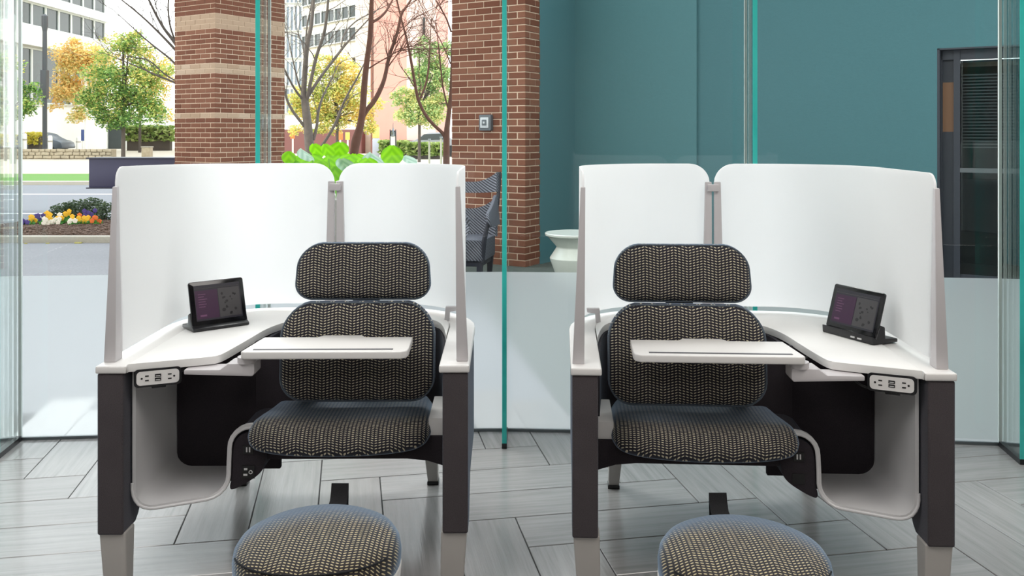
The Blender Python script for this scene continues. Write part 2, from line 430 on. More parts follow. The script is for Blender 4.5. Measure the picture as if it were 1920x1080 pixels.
# ================================================================== room
P_, Q_, OX, OY = .22384, .04105, -.6599, 2.9805
W_ = math.hypot(P_, Q_); FA = math.atan2(Q_, P_)
g = G().box(-4.2, 4.2, -3.6, 4.3, -.05, -.004); floor = struct('floor', g, 'floor_grout', smooth=False)
pl = None
GAP = .0035
def facade_y(x):
    for (x0, y0), (x1, y1) in zip(FAC[:-1], FAC[1:]):
        if x0 <= x <= x1: return y0 + (y1 - y0) * (x - x0) / (x1 - x0)
    return 3.6
FAC = [(-4.2, 3.50), (-3.22, 3.70), (-2.158, 3.886), (-1.09, 3.976), (-.029, 4.004), (1.04, 3.941), (2.105, 3.819), (3.16, 3.64), (4.2, 3.44)]
def plank(u, v, horiz):
    global pl
    if horiz: cu, cv, rz = u + 2, v + .5, FA
    else: cu, cv, rz = u + .5, v + 2, FA + math.pi / 2
    x = OX + P_ * cu - Q_ * cv; y = OY + Q_ * cu + P_ * cv
    if not (-3.9 < x < 3.9 and -1.4 < y < 4.6): return
    if y > facade_y(x) + .42: return
    if pl is None:
        L, B = 4 * W_ - GAP, W_ - GAP; b = .0015
        gg = G().grid([[(-L / 2, -B / 2, -.006), (L / 2, -B / 2, -.006), (L / 2, B / 2, -.006), (-L / 2, B / 2, -.006)],
                       [(-L / 2, -B / 2, -b), (L / 2, -B / 2, -b), (L / 2, B / 2, -b), (-L / 2, B / 2, -b)],
                       [(-L / 2 + b, -B / 2 + b, 0), (L / 2 - b, -B / 2 + b, 0), (L / 2 - b, B / 2 - b, 0), (-L / 2 + b, B / 2 - b, 0)]], closed=True)
        gg.f.append([8, 9, 10, 11])
        pl = build('plank', gg, 'plank_tile', floor, smooth=False); o = pl
    else: o = inst(pl, floor)
    o.location = (x, y, 0); o.rotation_euler = (0, 0, rz)
for v in range(-24, 14):
    for k in range(-8, 8):
        plank(2 - v + 8 * k, v, True)
for u in range(-26, 26):
    for k in range(-8, 8):
        plank(u, -2 - u + 8 * k, False)
struct('ceiling', G().box(-4.3, 4.3, -3.7, 4.05, 3.0, 3.12), 'room_ceiling', smooth=False)
struct('wall_back', G().box(-4.3, 4.3, -3.75, -3.6, 0, 3.0), 'room_wall', smooth=False)
struct('wall_left', G().box(-4.35, -4.2, -3.6, 3.5, 0, 3.0), 'room_wall', smooth=False)
struct('wall_right', G().box(4.2, 4.35, -3.6, 3.44, 0, 3.0), 'room_wall', smooth=False)

# ---- glass facade: faceted panes, frosted lower band, glass fins
FROST = .719
for i in range(len(FAC) - 1):
    (x0, y0), (x1, y1) = FAC[i], FAC[i + 1]
    L = math.hypot(x1 - x0, y1 - y0); a = math.atan2(y1 - y0, x1 - x0)
    wr = struct_root(f'window_{i + 1}', ((x0 + x1) / 2, (y0 + y1) / 2, 0), a)
    e = .003
    build('pane', G().add([(-L / 2 + e, 0, .012), (L / 2 - e, 0, .012), (L / 2 - e, 0, 2.99), (-L / 2 + e, 0, 2.99)], [(0, 1, 2, 3)]), 'clear_glass', wr, smooth=False)
    build('frosted_band', G().add([(-L / 2 + e, .004, .012), (L / 2 - e, .004, .012), (L / 2 - e, .004, FROST), (-L / 2 + e, .004, FROST)], [(0, 1, 2, 3)]), 'frosted_film', wr, smooth=False)
    build('sealant_joint', G().box(-L / 2 - .006, -L / 2 + .006, -.006, .008, .0, 2.99), 'sealant', wr, smooth=False)
    build('base_channel', G().box(-L / 2, L / 2, -.006, .012, -.003, .012), 'steel', wr, smooth=False)
FINL, FINT = .226, .019
for i in range(1, len(FAC) - 1):
    (x0, y0) = FAC[i]
    a0 = math.atan2(FAC[i][1] - FAC[i - 1][1], FAC[i][0] - FAC[i - 1][0]); a1 = math.atan2(FAC[i + 1][1] - FAC[i][1], FAC[i + 1][0] - FAC[i][0])
    rt = struct_root(f'trim_{i}', (x0, y0, 0), (a0 + a1) / 2)
    for sx in (-1, 1):
        build('fin_face', G().add([(sx * FINT / 2, -FINL + .003, .02), (sx * FINT / 2, -.012, .02), (sx * FINT / 2, -.012, 2.99), (sx * FINT / 2, -FINL + .003, 2.99)], [(0, 1, 2, 3) if sx > 0 else (3, 2, 1, 0)]), 'fin_glass', rt, smooth=False)
    build('fin_edge', G().box(-FINT / 2, FINT / 2, -FINL, -FINL + .003, .02, 2.99), 'glass_edge', rt, smooth=False)
    build('base_shoe', G().box(-FINT / 2 - .001, FINT / 2 + .001, -FINL - .001, -.014, 0, .022), 'black_plastic', rt, smooth=False)

# ================================================================== work pods
HW, DEP, RAD = .533, .86, .34
def upath(o, ys=(0, .03, .07, .09, .11, .14, .18, .25, .35, .45), n=9, y0=0.0):
    hx, dd, r = HW - o, DEP - o, RAD - o
    side = [max(y, y0) for y in ys] + [DEP - RAD]
    pts = [(-hx, y) for y in side]
    for i in range(1, n + 1):
        a = R(180 - 90 * i / n); pts.append((-hx + r + r * math.cos(a), dd - r + r * math.sin(a)))
    m = [(-.1, dd), (0, dd), (.1, dd)]
    right = [(-x, y) for x, y in pts[::-1]]
    return pts + m + right
def cushion(outline, th, dome, mapf, rr=None, rings=5, back_dome=0.0):
    """closed cushion: outline CCW in (u, v), thickness along w"""
    rr = rr or th / 2; n = len(outline)
    cu = sum(p[0] for p in outline) / n; cv = sum(p[1] for p in outline) / n
    hx = max(abs(p[0] - cu) for p in outline); hy = max(abs(p[1] - cv) for p in outline)
    rows = []
    def ring(k, w_): return [mapf(cu + (p[0] - cu) * (1 - rr * k / hx), cv + (p[1] - cv) * (1 - rr * k / hy), w_) for p in outline]
    def shrink(t, w_):
        return [mapf(cu + (p[0] - cu) * (1 - rr / hx) * t, cv + (p[1] - cv) * (1 - rr / hy) * t, w_) for p in outline]
    for i in range(rings, 0, -1):
        t = i / rings; rows.append(shrink(max(t, .02), -th / 2 - back_dome * (1 - t * t)))
    rows = rows[::-1] if False else rows[::-1][:rings]
    rows = [shrink(.02, -th / 2 - back_dome)] + [shrink(i / rings, -th / 2 - back_dome * (1 - (i / rings) ** 2)) for i in range(1, rings)]
    for i in range(0, 9):
        a = R(-90 + 180 * i / 8); rows.append(ring(1 - math.cos(a), th / 2 * math.sin(a)))
    rows += [shrink(i / rings, th / 2 + dome * (1 - (i / rings) ** 2)) for i in range(rings - 1, 0, -1)] + [shrink(.02, th / 2 + dome)]
    g = G().grid(rows, closed=True)
    g.f.append(list(range(n))[::-1]); g.f.append(list(range((len(rows) - 1) * n, len(rows) * n)))
    return g
def outline_tube(outline, mapf, w_, r):
    return G().tube([mapf(p[0], p[1], w_) for p in outline], r, 6, closed=True)

def make_pod(loc, rz, mir, label, lift):
    MIR[0] = mir
    pod = thing('work_pod', label, 'work pod', loc, rz, 'lounge work pods')
    # --- outer upholstered shell
    def zb(p): return .19 + .11 * smooth01((p[1] - .085) / .11)
    po, pi = upath(0), upath(.074)
    rows = [[(p[0], p[1], zb(p)) for p in po], [(p[0], p[1], .655) for p in po], [(p[0], p[1], .655) for p in pi], [(p[0], p[1], zb(q)) for p, q in zip(pi, po)]]
    g = G().grid(rows + [rows[0]]); n = len(po)
    g.f += [[0, n, 2 * n, 3 * n][::-1], [n - 1, 2 * n - 1, 3 * n - 1, 4 * n - 1]]
    build('outer_shell', g, 'shell_fabric', pod, bevel=.007, seg=3, angle=55)
    # --- white cap running round the top of the shell
    co, ci = upath(-.004), upath(.084)
    rows = [[(p[0], p[1] - .004, .655) for p in co], [(p[0], p[1] - .004, .677) for p in co], [(p[0], p[1] - .004, .677) for p in ci], [(p[0], p[1] - .004, .655) for p in ci]]
    g = G().grid(rows + [rows[0]]); n = len(co)
    g.f += [[0, n, 2 * n, 3 * n][::-1], [n - 1, 2 * n - 1, 3 * n - 1, 4 * n - 1]]
    build('shell_cap', g, 'white_plastic', pod, bevel=.005, seg=2, angle=55)
    # --- desk surface
    inner = [(-.446, .010)] + chaikin([(-.446, .010), (-.36, .042), (-.252, .085), (-.222, .100), (-.210, .135), (-.19, .30), (-.17, .50), (-.10, .64), (.05, .70), (.30, .69), (.40, .60), (.43, .50), (.4475, .36)], 3)[1:]
    arc = [p for p in upath(.0865) if p[1] > .36 or p[0] < 0][::-1]
    poly = inner + [(.4465, .40)] + [p for p in arc if not (p[0] > .4 and p[1] < .42)]
    build('desk_top', G().prism(poly, .657, .680), 'white_laminate', pod, bevel=.004, seg=2, angle=50)
    # --- dark inner lining below the desk around the seat
    lin = [(-.17, .40)] + chaikin([(-.17, .40), (-.155, .55), (-.09, .655), (.05, .715), (.30, .70), (.41, .60), (.440, .48), (.4575, .22)], 2)[1:]
    g = G().grid([[(x, y, .655) for x, y in lin], [(x, y, .32) for x, y in lin]])
    build('inner_lining', g, 'panel_fabric', pod, solid=.012)
    # --- translucent screens, each with rounded upper corners
    zs0, zs1 = .698, 1.232
    full = upath(.028, ys=(.05, .054, .06, .07, .082, .10, .12, .18, .25, .32, .38, .45), n=12)
    full = [p for p in full if not (abs(p[0]) < .101 and p[1] > .8)]
    dd = DEP - .028
    def screen(side):
        pts = [p for p in full if p[0] * side > 0]
        if side > 0: pts = pts[::-1]
        pts += [(side * t, dd) for t in (.15, .11, .085, .065, .05, .036, .025, .017, .011, .008)]
        s_ = [0.0]
        for a, b in zip(pts[:-1], pts[1:]): s_.append(s_[-1] + math.hypot(b[0] - a[0], b[1] - a[1]))
        def drop(t, r): return 0 if t >= r else r - math.sqrt(max(0, r * r - (r - t) ** 2))
        tops = [zs1 + (lift * max(0, 1 - t / .8) if side < 0 else 0) - drop(t, .045) - drop(s_[-1] - t, .075) for t in s_]
        inn = []
        for i, p in enumerate(pts):
            a = pts[max(0, i - 1)]; b = pts[min(len(pts) - 1, i + 1)]
            t = Vector((b[0] - a[0], b[1] - a[1])).normalized(); nrm = Vector((t.y, -t.x)) * (1 if side < 0 else -1)
            inn.append((p[0] + nrm.x * .006, p[1] + nrm.y * .006))
        rows = []
        for k in range(7):
            f_ = k / 6; rows.append([(p[0] * (1 - .004 * f_), p[1], zs0 + (tp - zs0) * f_) for p, tp in zip(pts, tops)])
        for k in range(6, -1, -1):
            f_ = k / 6; rows.append([(p[0] * (1 - .004 * f_), p[1], zs0 + (tp - zs0) * f_) for p, tp in zip(inn, tops)])
        g = G().grid(rows + [rows[0]]); n = len(pts); m_ = len(rows)
        for k in range(6):
            g.f.append([k * n, (k + 1) * n, (m_ - 2 - k) * n, (m_ - 1 - k) * n]); g.f.append([k * n + n - 1, (k + 1) * n + n - 1, (m_ - 2 - k) * n + n - 1, (m_ - 1 - k) * n + n - 1][::-1])
        build('privacy_screen', g, 'frosted_screen', pod, fix=True)
    screen(-1); screen(1)
    # --- front uprights and the middle bracket
    for sx in (-1, 1):
        g = G().add([(sx * .497, .040, .677), (sx * .532, .040, .677), (sx * .530, .095, .677), (sx * .500, .095, .677),
                     (sx * .494, .042, 1.19), (sx * .508, .042, 1.19), (sx * .508, .062, 1.19), (sx * .496, .062, 1.19)],
                    [(0, 3, 2, 1), (4, 5, 6, 7), (0, 1, 5, 4), (1, 2, 6, 5), (2, 3, 7, 6), (3, 0, 4, 7)])
        build('screen_upright', g, 'grey_trim', pod, bevel=.003, seg=2, fix=True)
        x0 = sx * .004
        g = G().add([(x0, .792, .677), (sx * .040, .792, .677), (sx * .040, .812, .677), (x0, .812, .677),
                     (x0, .802, 1.165), (sx * .029, .802, 1.165), (sx * .029, .814, 1.165), (x0, .814, 1.165)],
                    [(0, 3, 2, 1), (4, 5, 6, 7), (0, 1, 5, 4), (1, 2, 6, 5), (2, 3, 7, 6), (3, 0, 4, 7)])
        build('rear_upright', g, 'grey_trim', pod, bevel=.004, seg=2, fix=True)
    build('upright_clip', G().box(-.021, .021, .790, .802, 1.130, 1.156), 'grey_trim', pod, bevel=.003)
    for x, y in ((.425, .615), (-.425, .615)):
        g = G().prism([(0, 0), (.018, 0), (.020, .032), (.048, .036), (.050, .050), (.004, .050)], -.011, .011, 'y')
        g.v = [(x + p[0] - (0 if x > 0 else .05), y + p[1], .677 + p[2]) for p in g.v]
        build('screen_bracket', g, 'grey_trim', pod, bevel=.003)
    # --- legs
    for sx in (-1, 1):
        g = G().add([(sx * .452, .010, 0), (sx * .516, .010, 0), (sx * .516, .055, 0), (sx * .452, .055, 0),
                     (sx * .454, .006, .195), (sx * .530, .006, .195), (sx * .530, .072, .195), (sx * .454, .072, .195)],
                    [(0, 3, 2, 1), (4, 5, 6, 7), (0, 1, 5, 4), (1, 2, 6, 5), (2, 3, 7, 6), (3, 0, 4, 7)])
        build('front_leg', g, 'grey_metal', pod, bevel=.006, seg=3, fix=True)
        g = G().add([(sx * .346, .835, .012), (sx * .386, .835, .012), (sx * .386, .875, .012), (sx * .346, .875, .012),
                     (sx * .320, .745, .31), (sx * .385, .745, .31), (sx * .385, .815, .31), (sx * .320, .815, .31)],
                    [(0, 3, 2, 1), (4, 5, 6, 7), (0, 1, 5, 4), (1, 2, 6, 5), (2, 3, 7, 6), (3, 0, 4, 7)])
        lg = build('rear_leg', g, 'grey_metal', pod, bevel=.005, fix=True)
        build('rubber_foot', G().box(min(sx * .344, sx * .388), max(sx * .344, sx * .388), .832, .878, 0, .014), 'black_plastic', lg, bevel=.002)
    # --- white storage bin under the desk
    prof = [(-.4525, .652), (-.4525, .50), (-.4525, .32)] + [(-.4525 + .062 - .062 * math.cos(R(t)), .302 - .062 * math.sin(R(t))) for t in range(0, 91, 15)] \
        + [(-.33, .240), (-.285, .240)] + [(-.262 + .062 * math.sin(R(t)), .302 - .062 * math.cos(R(t))) for t in range(0, 91, 18)] + [(-.199, .345)] \
        + [(-.135 - .062 * math.cos(R(t)), .386 + .062 * math.sin(R(t))) for t in range(0, 91, 15)] + [(-.09, .449)]
    def yf(x): return .050 + .45 * max(0, x + .43) if x < -.2 else .1535
    def ye(x, z): return .40 if (x < -.21 or z < .285) else yf(x) + .016
    rows = [[(x, yf(x) + (ye(x, z) - yf(x)) * t, z) for x, z in prof] for t in (0, .25, .5, .75, 1)]
    up = [(x, z) for x, z in prof if x > -.21 and z > .27]
    build('bin_side_cover', G().grid([[(x, yf(x) + .015 + (.39 - yf(x)) * t, z - .002) for x, z in up] for t in (0, .5, 1)]), 'panel_fabric', pod, solid=.008)
    build('storage_bin', G().grid(rows), 'bin_plastic', pod, solid=.010)
    build('bin_lip', G().tube([(x, yf(x) - .001, z) for x, z in prof[2:]], .0046, 8), 'bin_plastic', pod)
    ol = rrect(.17, .21, (.055, .004, .004, .004), 6, (-.270, .449))
    build('back_panel', G().prism(ol, .372, .392, 'y'), 'panel_fabric', pod, bevel=.003)
    ol = rrect(.10, .145, (.02, .004, .004, .02), 4, (-.075, .512))
    build('seat_side_panel', G().prism(ol, .352, .371, 'y'), 'panel_fabric', pod, bevel=.004)
    # --- socket console below the seat edge
    ol = chaikin([(-.085, .440), (-.136, .438), (-.178, .420), (-.192, .380), (-.193, .300), (-.203, .262), (-.19, .255), (-.118, .296), (-.095, .325), (-.088, .38)], 2, True)
    cs = build('socket_console', G().prism(ol[::-1], .156, .345, 'y'), 'panel_fabric', pod, bevel=.003)
    if True:
        build('usb_socket', G().box(-.160, -.128, .1535, .157, .366, .394), 'socket_dark', cs, bevel=.001)
        for x in (-.150, -.141): build('usb_slot', G().box(x, x + .004, .1525, .1545, .373, .388), 'socket_light', cs)
        if mir > 0:
            build('power_socket', G().box(-.162, -.124, .1535, .157, .292, .332), 'socket_dark', cs, bevel=.001)
            build('socket_slot', G().box(-.156, -.146, .1525, .1545, .318, .324).box(-.158, -.146, .1525, .1545, .301, .307), 'socket_light', cs)
            build('ground_hole', G().tube([(-.136 + .005 * math.cos(R(a)), .153, .312 + .005 * math.sin(R(a))) for a in range(0, 360, 30)], .0014, 6, closed=True), 'socket_light', cs)
        else:
            build('power_socket', G().box(-.162, -.124, .1535, .157, .298, .330), 'socket_dark', cs, bevel=.001)
    # --- seat support beam, seat pan, side trim
    ol = [(-.09, .346), (.34, .346), (.40, .340), (.458, .322), (.458, .415), (-.09, .415)]
    build('front_beam', G().prism(ol[::-1], .165, .20, 'y'), 'panel_fabric', pod, bevel=.004)
    build('seat_pan', G().box(-.088, .40, .17, .62, .362, .384), 'panel_fabric', pod, bevel=.005)
    build('side_trim', G().box(.405, .4575, .17, .40, .416, .470), 'white_plastic', pod, bevel=.004)
    # --- cushions
    sk = R(-3)
    def m_seat(u, v, w_):
        drop = .016 * max(0, (.19 - v) / .1) ** 2 if v < .19 else 0
        return (u, v, .429 + w_ - drop - .006 * math.cos(min(1, abs(u - .14) / .27) * math.pi / 2))
    so = chaikin([(-.152, .150), (-.115, .094), (.14, .084), (.37, .104), (.418, .155), (.416, .30), (.39, .47), (.30, .50), (-.02, .50), (-.105, .46), (-.12, .30)], 3, True)
    suv = lambda co: (co.x * MIR[0] + 3, co.y + co.z + 2)
    build('seat_cushion', cushion(so, .086, .002, m_seat, rr=.040), 'woven_fabric', pod, uv=suv)
    buv = lambda co: (co.x * MIR[0] + 3, co.z + 2)
    def m_back(u, v, w_):
        return (u, .285 - w_ + .10 * (v - .51) - .35 * (u - .176) ** 2 * 1.0, v)
    bo = []
    for p in rrect(.250, .162, (.075, .075, .085, .085), 7, (.172, .657)):
        t = (p[1] - .657) / .162
        bo.append((.172 + (p[0] - .172) * (1.0 - .035 * max(0, t) - .03 * max(0, -t)), p[1] - (.028 * ((p[0] - .176) / .246) ** 2 if t > 0 else 0)))
    build('backrest_cushion', cushion(bo, .075, .008, m_back, rr=.032), 'woven_fabric', pod, uv=buv)
    build('backrest_welt', outline_tube([(.176 + (u - .176) * .988, .662 + (v - .662) * .98) for u, v in bo], m_back, .021, .0026), 'welt_fabric', pod)
    def m_head(u, v, w_):
        return (u, .372 - w_ + .10 * (v - .8) - .30 * (u - .176) ** 2, v)
    ho = []
    for p in rrect(.225, .096, (.055, .055, .080, .080), 8, (.176, .893)):
        t = (p[1] - .890) / .099
        ho.append((.176 + (p[0] - .176) * (1.0 - .055 * (t + 1) / 2), p[1] - .008 * ((p[0] - .176) / .22) ** 2 * t))
    build('headrest_cushion', cushion(ho, .07, .006, m_head, rr=.030), 'woven_fabric', pod, uv=buv)
    build('headrest_welt', outline_tube([(.176 + (u - .176) * .988, .890 + (v - .890) * .975) for u, v in ho], m_head, .019, .0026), 'welt_fabric', pod)
    build('headrest_stem', G().box(.13, .22, .415, .435, .55, .93), 'black_plastic', pod, bevel=.005)
    # --- swivel tray
    ol = [(-.131, .034), (-.120, .025), (.335, .025)] + [(.352, .040), (.355, .065), (.352, .214)] + [(.205, .214), (.190, .240), (.070, .240), (.055, .214), (-.111, .214)]
    tr = build('swivel_tray', G().prism(ol, .688, .710), 'white_plastic', pod, bevel=.004, seg=3, angle=40)
    build('pen_groove', G().box(-.10, .31, .048, .060, .7095, .7112), 'groove_grey', tr)
    build('tray_pivot', G().lathe([(.026, .671), (.026, .6885)], 20, (-.122, .062, 0)), 'grey_trim', pod)
    ol = [(-.30, .640), (-.10, .634), (-.094, .642), (-.094, .672), (-.170, .672), (-.195, .654), (-.30, .654)]
    build('tray_arm', G().prism(ol[::-1], .042, .115, 'y'), 'grey_trim', pod, bevel=.004)
    # --- power strip below the front of the desk
    ang = R(22)
    ps = bpy.data.objects.new('power_strip', None); COL.objects.link(ps); ps.parent = pod
    ps.location = (-.372 * mir, .036, .635); ps.rotation_euler = (0, 0, ang * mir)
    MIR[0] = 1
    build('strip_body', G().prism(rrect(.065, .027, .012, 5), 0, .035, 'y'), 'black_plastic', ps, bevel=.004, seg=2)
    build('face_plate', G().prism(rrect(.058, .020, .011, 5), -.0015, .002, 'y'), 'white_plastic', ps)
    def slots(c, flip):
        gg = G()
        for dz in (-.0065, .0065): gg.box(c - .004 + flip * .005, c + .006 + flip * .005, -.0022, .001, dz - .0017, dz + .0017)
        gg.lathe([(.0030, -.0011), (.0030, .0011)], 10); k = 20
        gg.v[-k:] = [(c - flip * .008 + p[0], -.001 + p[2], p[1]) for p in gg.v[-k:]]
        build('power_outlet', gg, 'socket_dark', ps)
    slots(-.036, 1); slots(.036, -1)
    gg = G().box(-.0085, .0085, -.0022, .001, .0012, .010).box(-.0085, .0085, -.0022, .001, -.010, -.0012)
    build('usb_port', gg, 'socket_dark', ps)
    build('usb_tongue', G().box(-.006, .006, -.0028, -.001, .0035, .006).box(-.006, .006, -.0028, -.001, -.008, -.0055), 'socket_light', ps)
    build('clamp', G().box(-.018, .022, .004, .028, -.033, -.025), 'black_plastic', ps, bevel=.003)
    if mir > 0:
        cb = [(.060, .02, .004), (.075, .022, .010), (.09, .03, .016), (.11, .06, .018)]
    else:
        cb = [(-.045, .02, -.026), (-.085, .024, -.022), (-.112, .04, .0), (-.128, .08, .017), (-.15, .12, .018)]
    build('power_cable', G().tube(chaikin(cb, 2), .0035, 6), 'cable_black', ps)
    if mir < 0:
        MIR[0] = mir
        build('desk_cable', G().tube(chaikin([(-.205, .27, .655), (-.19, .275, .637), (-.165, .32, .634), (-.15, .37, .655)], 2), .004, 6), 'cable_black', pod)
    MIR[0] = 1
    return pod
podL = make_pod((-.660, 2.55, 0), R(.6), 1, 'frosted-screen work pod in front of the street view and brick pillars', .017)
podR = make_pod((.704, 2.497, 0), R(-3.2), -1, 'frosted-screen work pod in front of the plain teal wall', 0)

# ---- footstools
def footstool(cx, cy, label, strap_x):
    t = thing('footstool', label, 'footstool', (cx, cy, 0), 0, 'round footstools')
    build('base_bowl', G().lathe([(.11, 0), (.14, .004), (.165, .10), (.186, .24), (.1935, .325), (.1935, .333), (.186, .334)], 48), 'white_plastic', t)
    prof = [(.186, .325), (.1925, .340), (.1935, .365), (.190, .385), (.180, .400), (.165, .408), (.13, .417), (.09, .4235), (.05, .427), (.012, .428)]
    uv = lambda co: (co.x + 3, co.y * 1.0 + 2 + (co.z - .40) * 1.0)
    build('cushion', G().lathe(prof, 64), 'footstool_fabric', t, uv=uv)
    # seam crossing the front of the cushion
    sm = []
    for i in range(25):
        a = R(205 + 130 * i / 24); r = .1885 - .0065 * math.sin(math.pi * i / 24) ** 2
        z = .388 + .012 * math.sin(math.pi * i / 24)
        sm.append((r * math.cos(a), r * math.sin(a), z - .0005))
    build('seam', G().tube(sm, .0022, 6), 'strap_fabric', t)
    sx = strap_x
    g = G(); pr = [(.150, .402), (.180, .410), (.194, .428), (.200, .446), (.203, .446), (.202, .415), (.196, .36)]
    rows = [[(sx - .022, y, z) for y, z in pr], [(sx + .022, y, z) for y, z in pr]]
    build('pull_strap', g.grid(rows), 'strap_fabric', t, solid=.004)
    return t
footstool(-.454, 2.075, 'round patterned footstool in front of the pod at the street side', .012)
footstool(.527, 2.015, 'round patterned footstool in front of the pod by the teal wall', -.012)

# ---- tablets on docks
def tablet_set(bl, br, hgt, lip, lab_t, lab_d):
    bl = Vector(bl); br = Vector(br); c = (bl + br) / 2; ex = (br - bl); L = ex.length; a = math.atan2(ex.y, ex.x)
    z0 = .6805
    d = thing('tablet_dock', lab_d, 'dock', (c.x, c.y, z0), a, 'tablet docks')
    g = G().prism([(-.002, 0), (.105, 0), (.105, .012), (.052, .016), (.050, .052), (.030, .060), (.012, .012 if not lip else .016), (-.004, lip + .004)], -L / 2, L / 2, 'x')
    build('dock_body', g, 'black_plastic', d, bevel=.003)
    if lip > .015:
        for x in (.018, .046): build('dock_port', G().box(x, x + .016, -.006, .002, .008, .0125), 'socket_light', d)
    tilt = R(17)
    zt = z0 + (.016 if lip > .015 else .012)
    ny = Vector((-math.sin(a), math.cos(a), 0))
    p = c + ny * .010
    t = thing('tablet', lab_t, 'tablet', (p.x, p.y, zt + .004), a, 'tablets')
    t.rotation_euler = (-tilt, 0, a)
    hx, hz = L / 2 - .002, hgt / 2
    build('case', G().prism(rrect(hx, hz, .008, 4, (0, hz)), 0, .009, 'y'), 'black_gloss', t, bevel=.002)
    s = build('screen', G().box(-hx + .016, hx - .014, -.0008, .001, .016, hgt - .014), 'screen_dark', t)
    w0, w1 = -hx + .018, hx - .018
    mid = w0 + (w1 - w0) * .50
    build('purple_area', G().box(w0, mid, -.0013, 0, .022, hgt - .032), 'screen_purple', s)
    build('grey_area', G().box(mid + .002, w1, -.0013, 0, .022, hgt - .030), 'screen_grey', s)
    y = hgt - .046
    for ln in (.026, .020, .030, .024, .027, .022):
        build('text_line', G().box(w0 + .010, w0 + .010 + ln, -.0017, -.001, y, y + .0022), 'screen_text', s, smooth=False); y -= .0085
    build('text_line', G().box(w0 + .012, w0 + .034, -.0017, -.001, .030, .036), 'screen_text', s, smooth=False)
    g = G(); rnd = random.Random(3)
    for _ in range(16):
        x = rnd.uniform(mid + .012, w1 - .016); y = rnd.uniform(.030, hgt - .048); r = rnd.uniform(.002, .0065)
        g.prism([(x + r * math.cos(R(q)) * rnd.uniform(.5, 1.4), y + r * math.sin(R(q)) * rnd.uniform(.5, 1.3)) for q in range(0, 360, 45)][::-1], -.0017, -.001, 'y')
    build('picture_marks', g, 'screen_ink', s)['kind'] = 'stuff'
    g = G().box(w0, w1, -.0015, -.0005, hgt - .026, hgt - .0245)
    build('title_rule', g, 'screen_grey', s)
def desk_pt(px, py):
    return at(px, py, .680)
p, q = desk_pt(362, 624), desk_pt(467, 609)
tablet_set((p.x, p.y, 0), (q.x, q.y, 0), .150, .006, 'black tablet on the desk of the pod at the street side', 'low black dock holding the tablet in the pod at the street side')
p, q = desk_pt(1543, 622), desk_pt(1638, 648)
tablet_set((p.x, p.y, 0), (q.x, q.y, 0), .145, .022, 'black tablet on the desk of the pod by the teal wall', 'black dock with two white ports holding the tablet by the teal wall')

# ================================================================== outside: ground
def gplane(name, mat, x0, x1, y0, y1, z=0.0, parent=None):
    return struct(name, G().box(x0, x1, y0, y1, z - .06, z), mat, parent, smooth=False)
struct('patio', G().prism([(-9, 3.35), (-4.2, 3.52)] + [(x, y + .02) for x, y in FAC[1:-1]] + [(4.2, 3.46), (9, 3.2), (9, 13.5), (-4.6, 13.5), (-4.6, 10.9), (-9, 10.9)], -.08, -.004), 'patio_asphalt', smooth=False)
struct('dark_paving', G().prism([(.30, 4.1), (1.04, 4.03), (2.105, 3.90), (3.16, 3.73), (8, 3.5), (8, 6.2), (3.4, 8.2), (.72, 9.75), (.30, 9.1), (-.6, 9.45), (-.6, 9.2)], -.05, .003), 'slate_paving', smooth=False)
struct('kerb_strip', G().box(-7.6, -4.6, 10.9, 11.05, -.05, .075), 'kerb_stone', bevel=.015)
struct('far_pavement', G().box(-60, 40, 28.5, 95, -.3, -.02), 'pale_paving', smooth=False)
rd = struct('road', G().box(-60, 40, 13.4, 24.0, -.2, -.03), 'road_asphalt', smooth=False)
for y in (15.1, 19.9): build('lane_line', G().box(-50, 30, y, y + .14, -.031, -.026), 'road_paint', rd, smooth=False)
struct('road_kerb', G().box(-60, 40, 23.6, 24.0, -.2, .06), 'kerb_stone', smooth=False)
struct('lawn_strip', G().box(-60, 40, 24.0, 28.5, -.2, .05), 'lawn', smooth=False)
struct('shade_slab', G().box(-30, 16, 4.06, 5.3, 3.75, 4.1), 'shade_slab_plaster', smooth=False)  # unseen overhang, added to shade the patio
struct('sun_blocker', G().box(-30, 16, -6, 5.3, 4.12, 20), 'room_wall', smooth=False)  # unseen mass above, sized so its shadow covers patio and pillars
struct('patio_pavement', G().box(-60, -7.6, 10.9, 13.4, -.2, -.02), 'pale_paving', smooth=False)
struct('verge_pavement', G().box(-4.6, 40, 13.5, 13.9, -.2, -.015), 'pale_paving', smooth=False)

# ---- mulch bed with bushes and flowers
def leaves(pts_fn, n, size, rnd, flat=.5):
    g = G(); tone = []
    for _ in range(n):
        p, t = pts_fn(rnd); s = size * rnd.uniform(.6, 1.3)
        a = Vector((rnd.gauss(0, 1), rnd.gauss(0, 1), rnd.gauss(0, flat))).normalized(); b = a.orthogonal().normalized()
        b = (Matrix.Rotation(rnd.uniform(0, 6.28), 3, a) @ b)
        p = Vector(p)
        g.add([p - a * s * .5, p + b * s * .28, p + a * s * .5, p - b * s * .28], [(0, 1, 2, 3)]); tone.append(t)
    return g, tone
def blob_fn(blobs, tone0=.5, spread=.5, shell=.6):
    tot = sum(b[3] ** 2 for b in blobs)
    def fn(rnd):
        k = rnd.uniform(0, tot)
        for b in blobs:
            k -= b[3] ** 2
            if k <= 0: break
        d = Vector((rnd.gauss(0, 1), rnd.gauss(0, 1), rnd.gauss(0, 1))).normalized(); r = b[3] * rnd.uniform(shell, 1.0) ** .6
        t = (b[4] if len(b) > 4 else tone0) + rnd.uniform(-spread, spread) * .6
        return (b[0] + d.x * r, b[1] + d.y * r, b[2] + d.z * r * (b[5] if len(b) > 5 else .85)), max(0, min(1, t))
    return fn
bed_rows = []
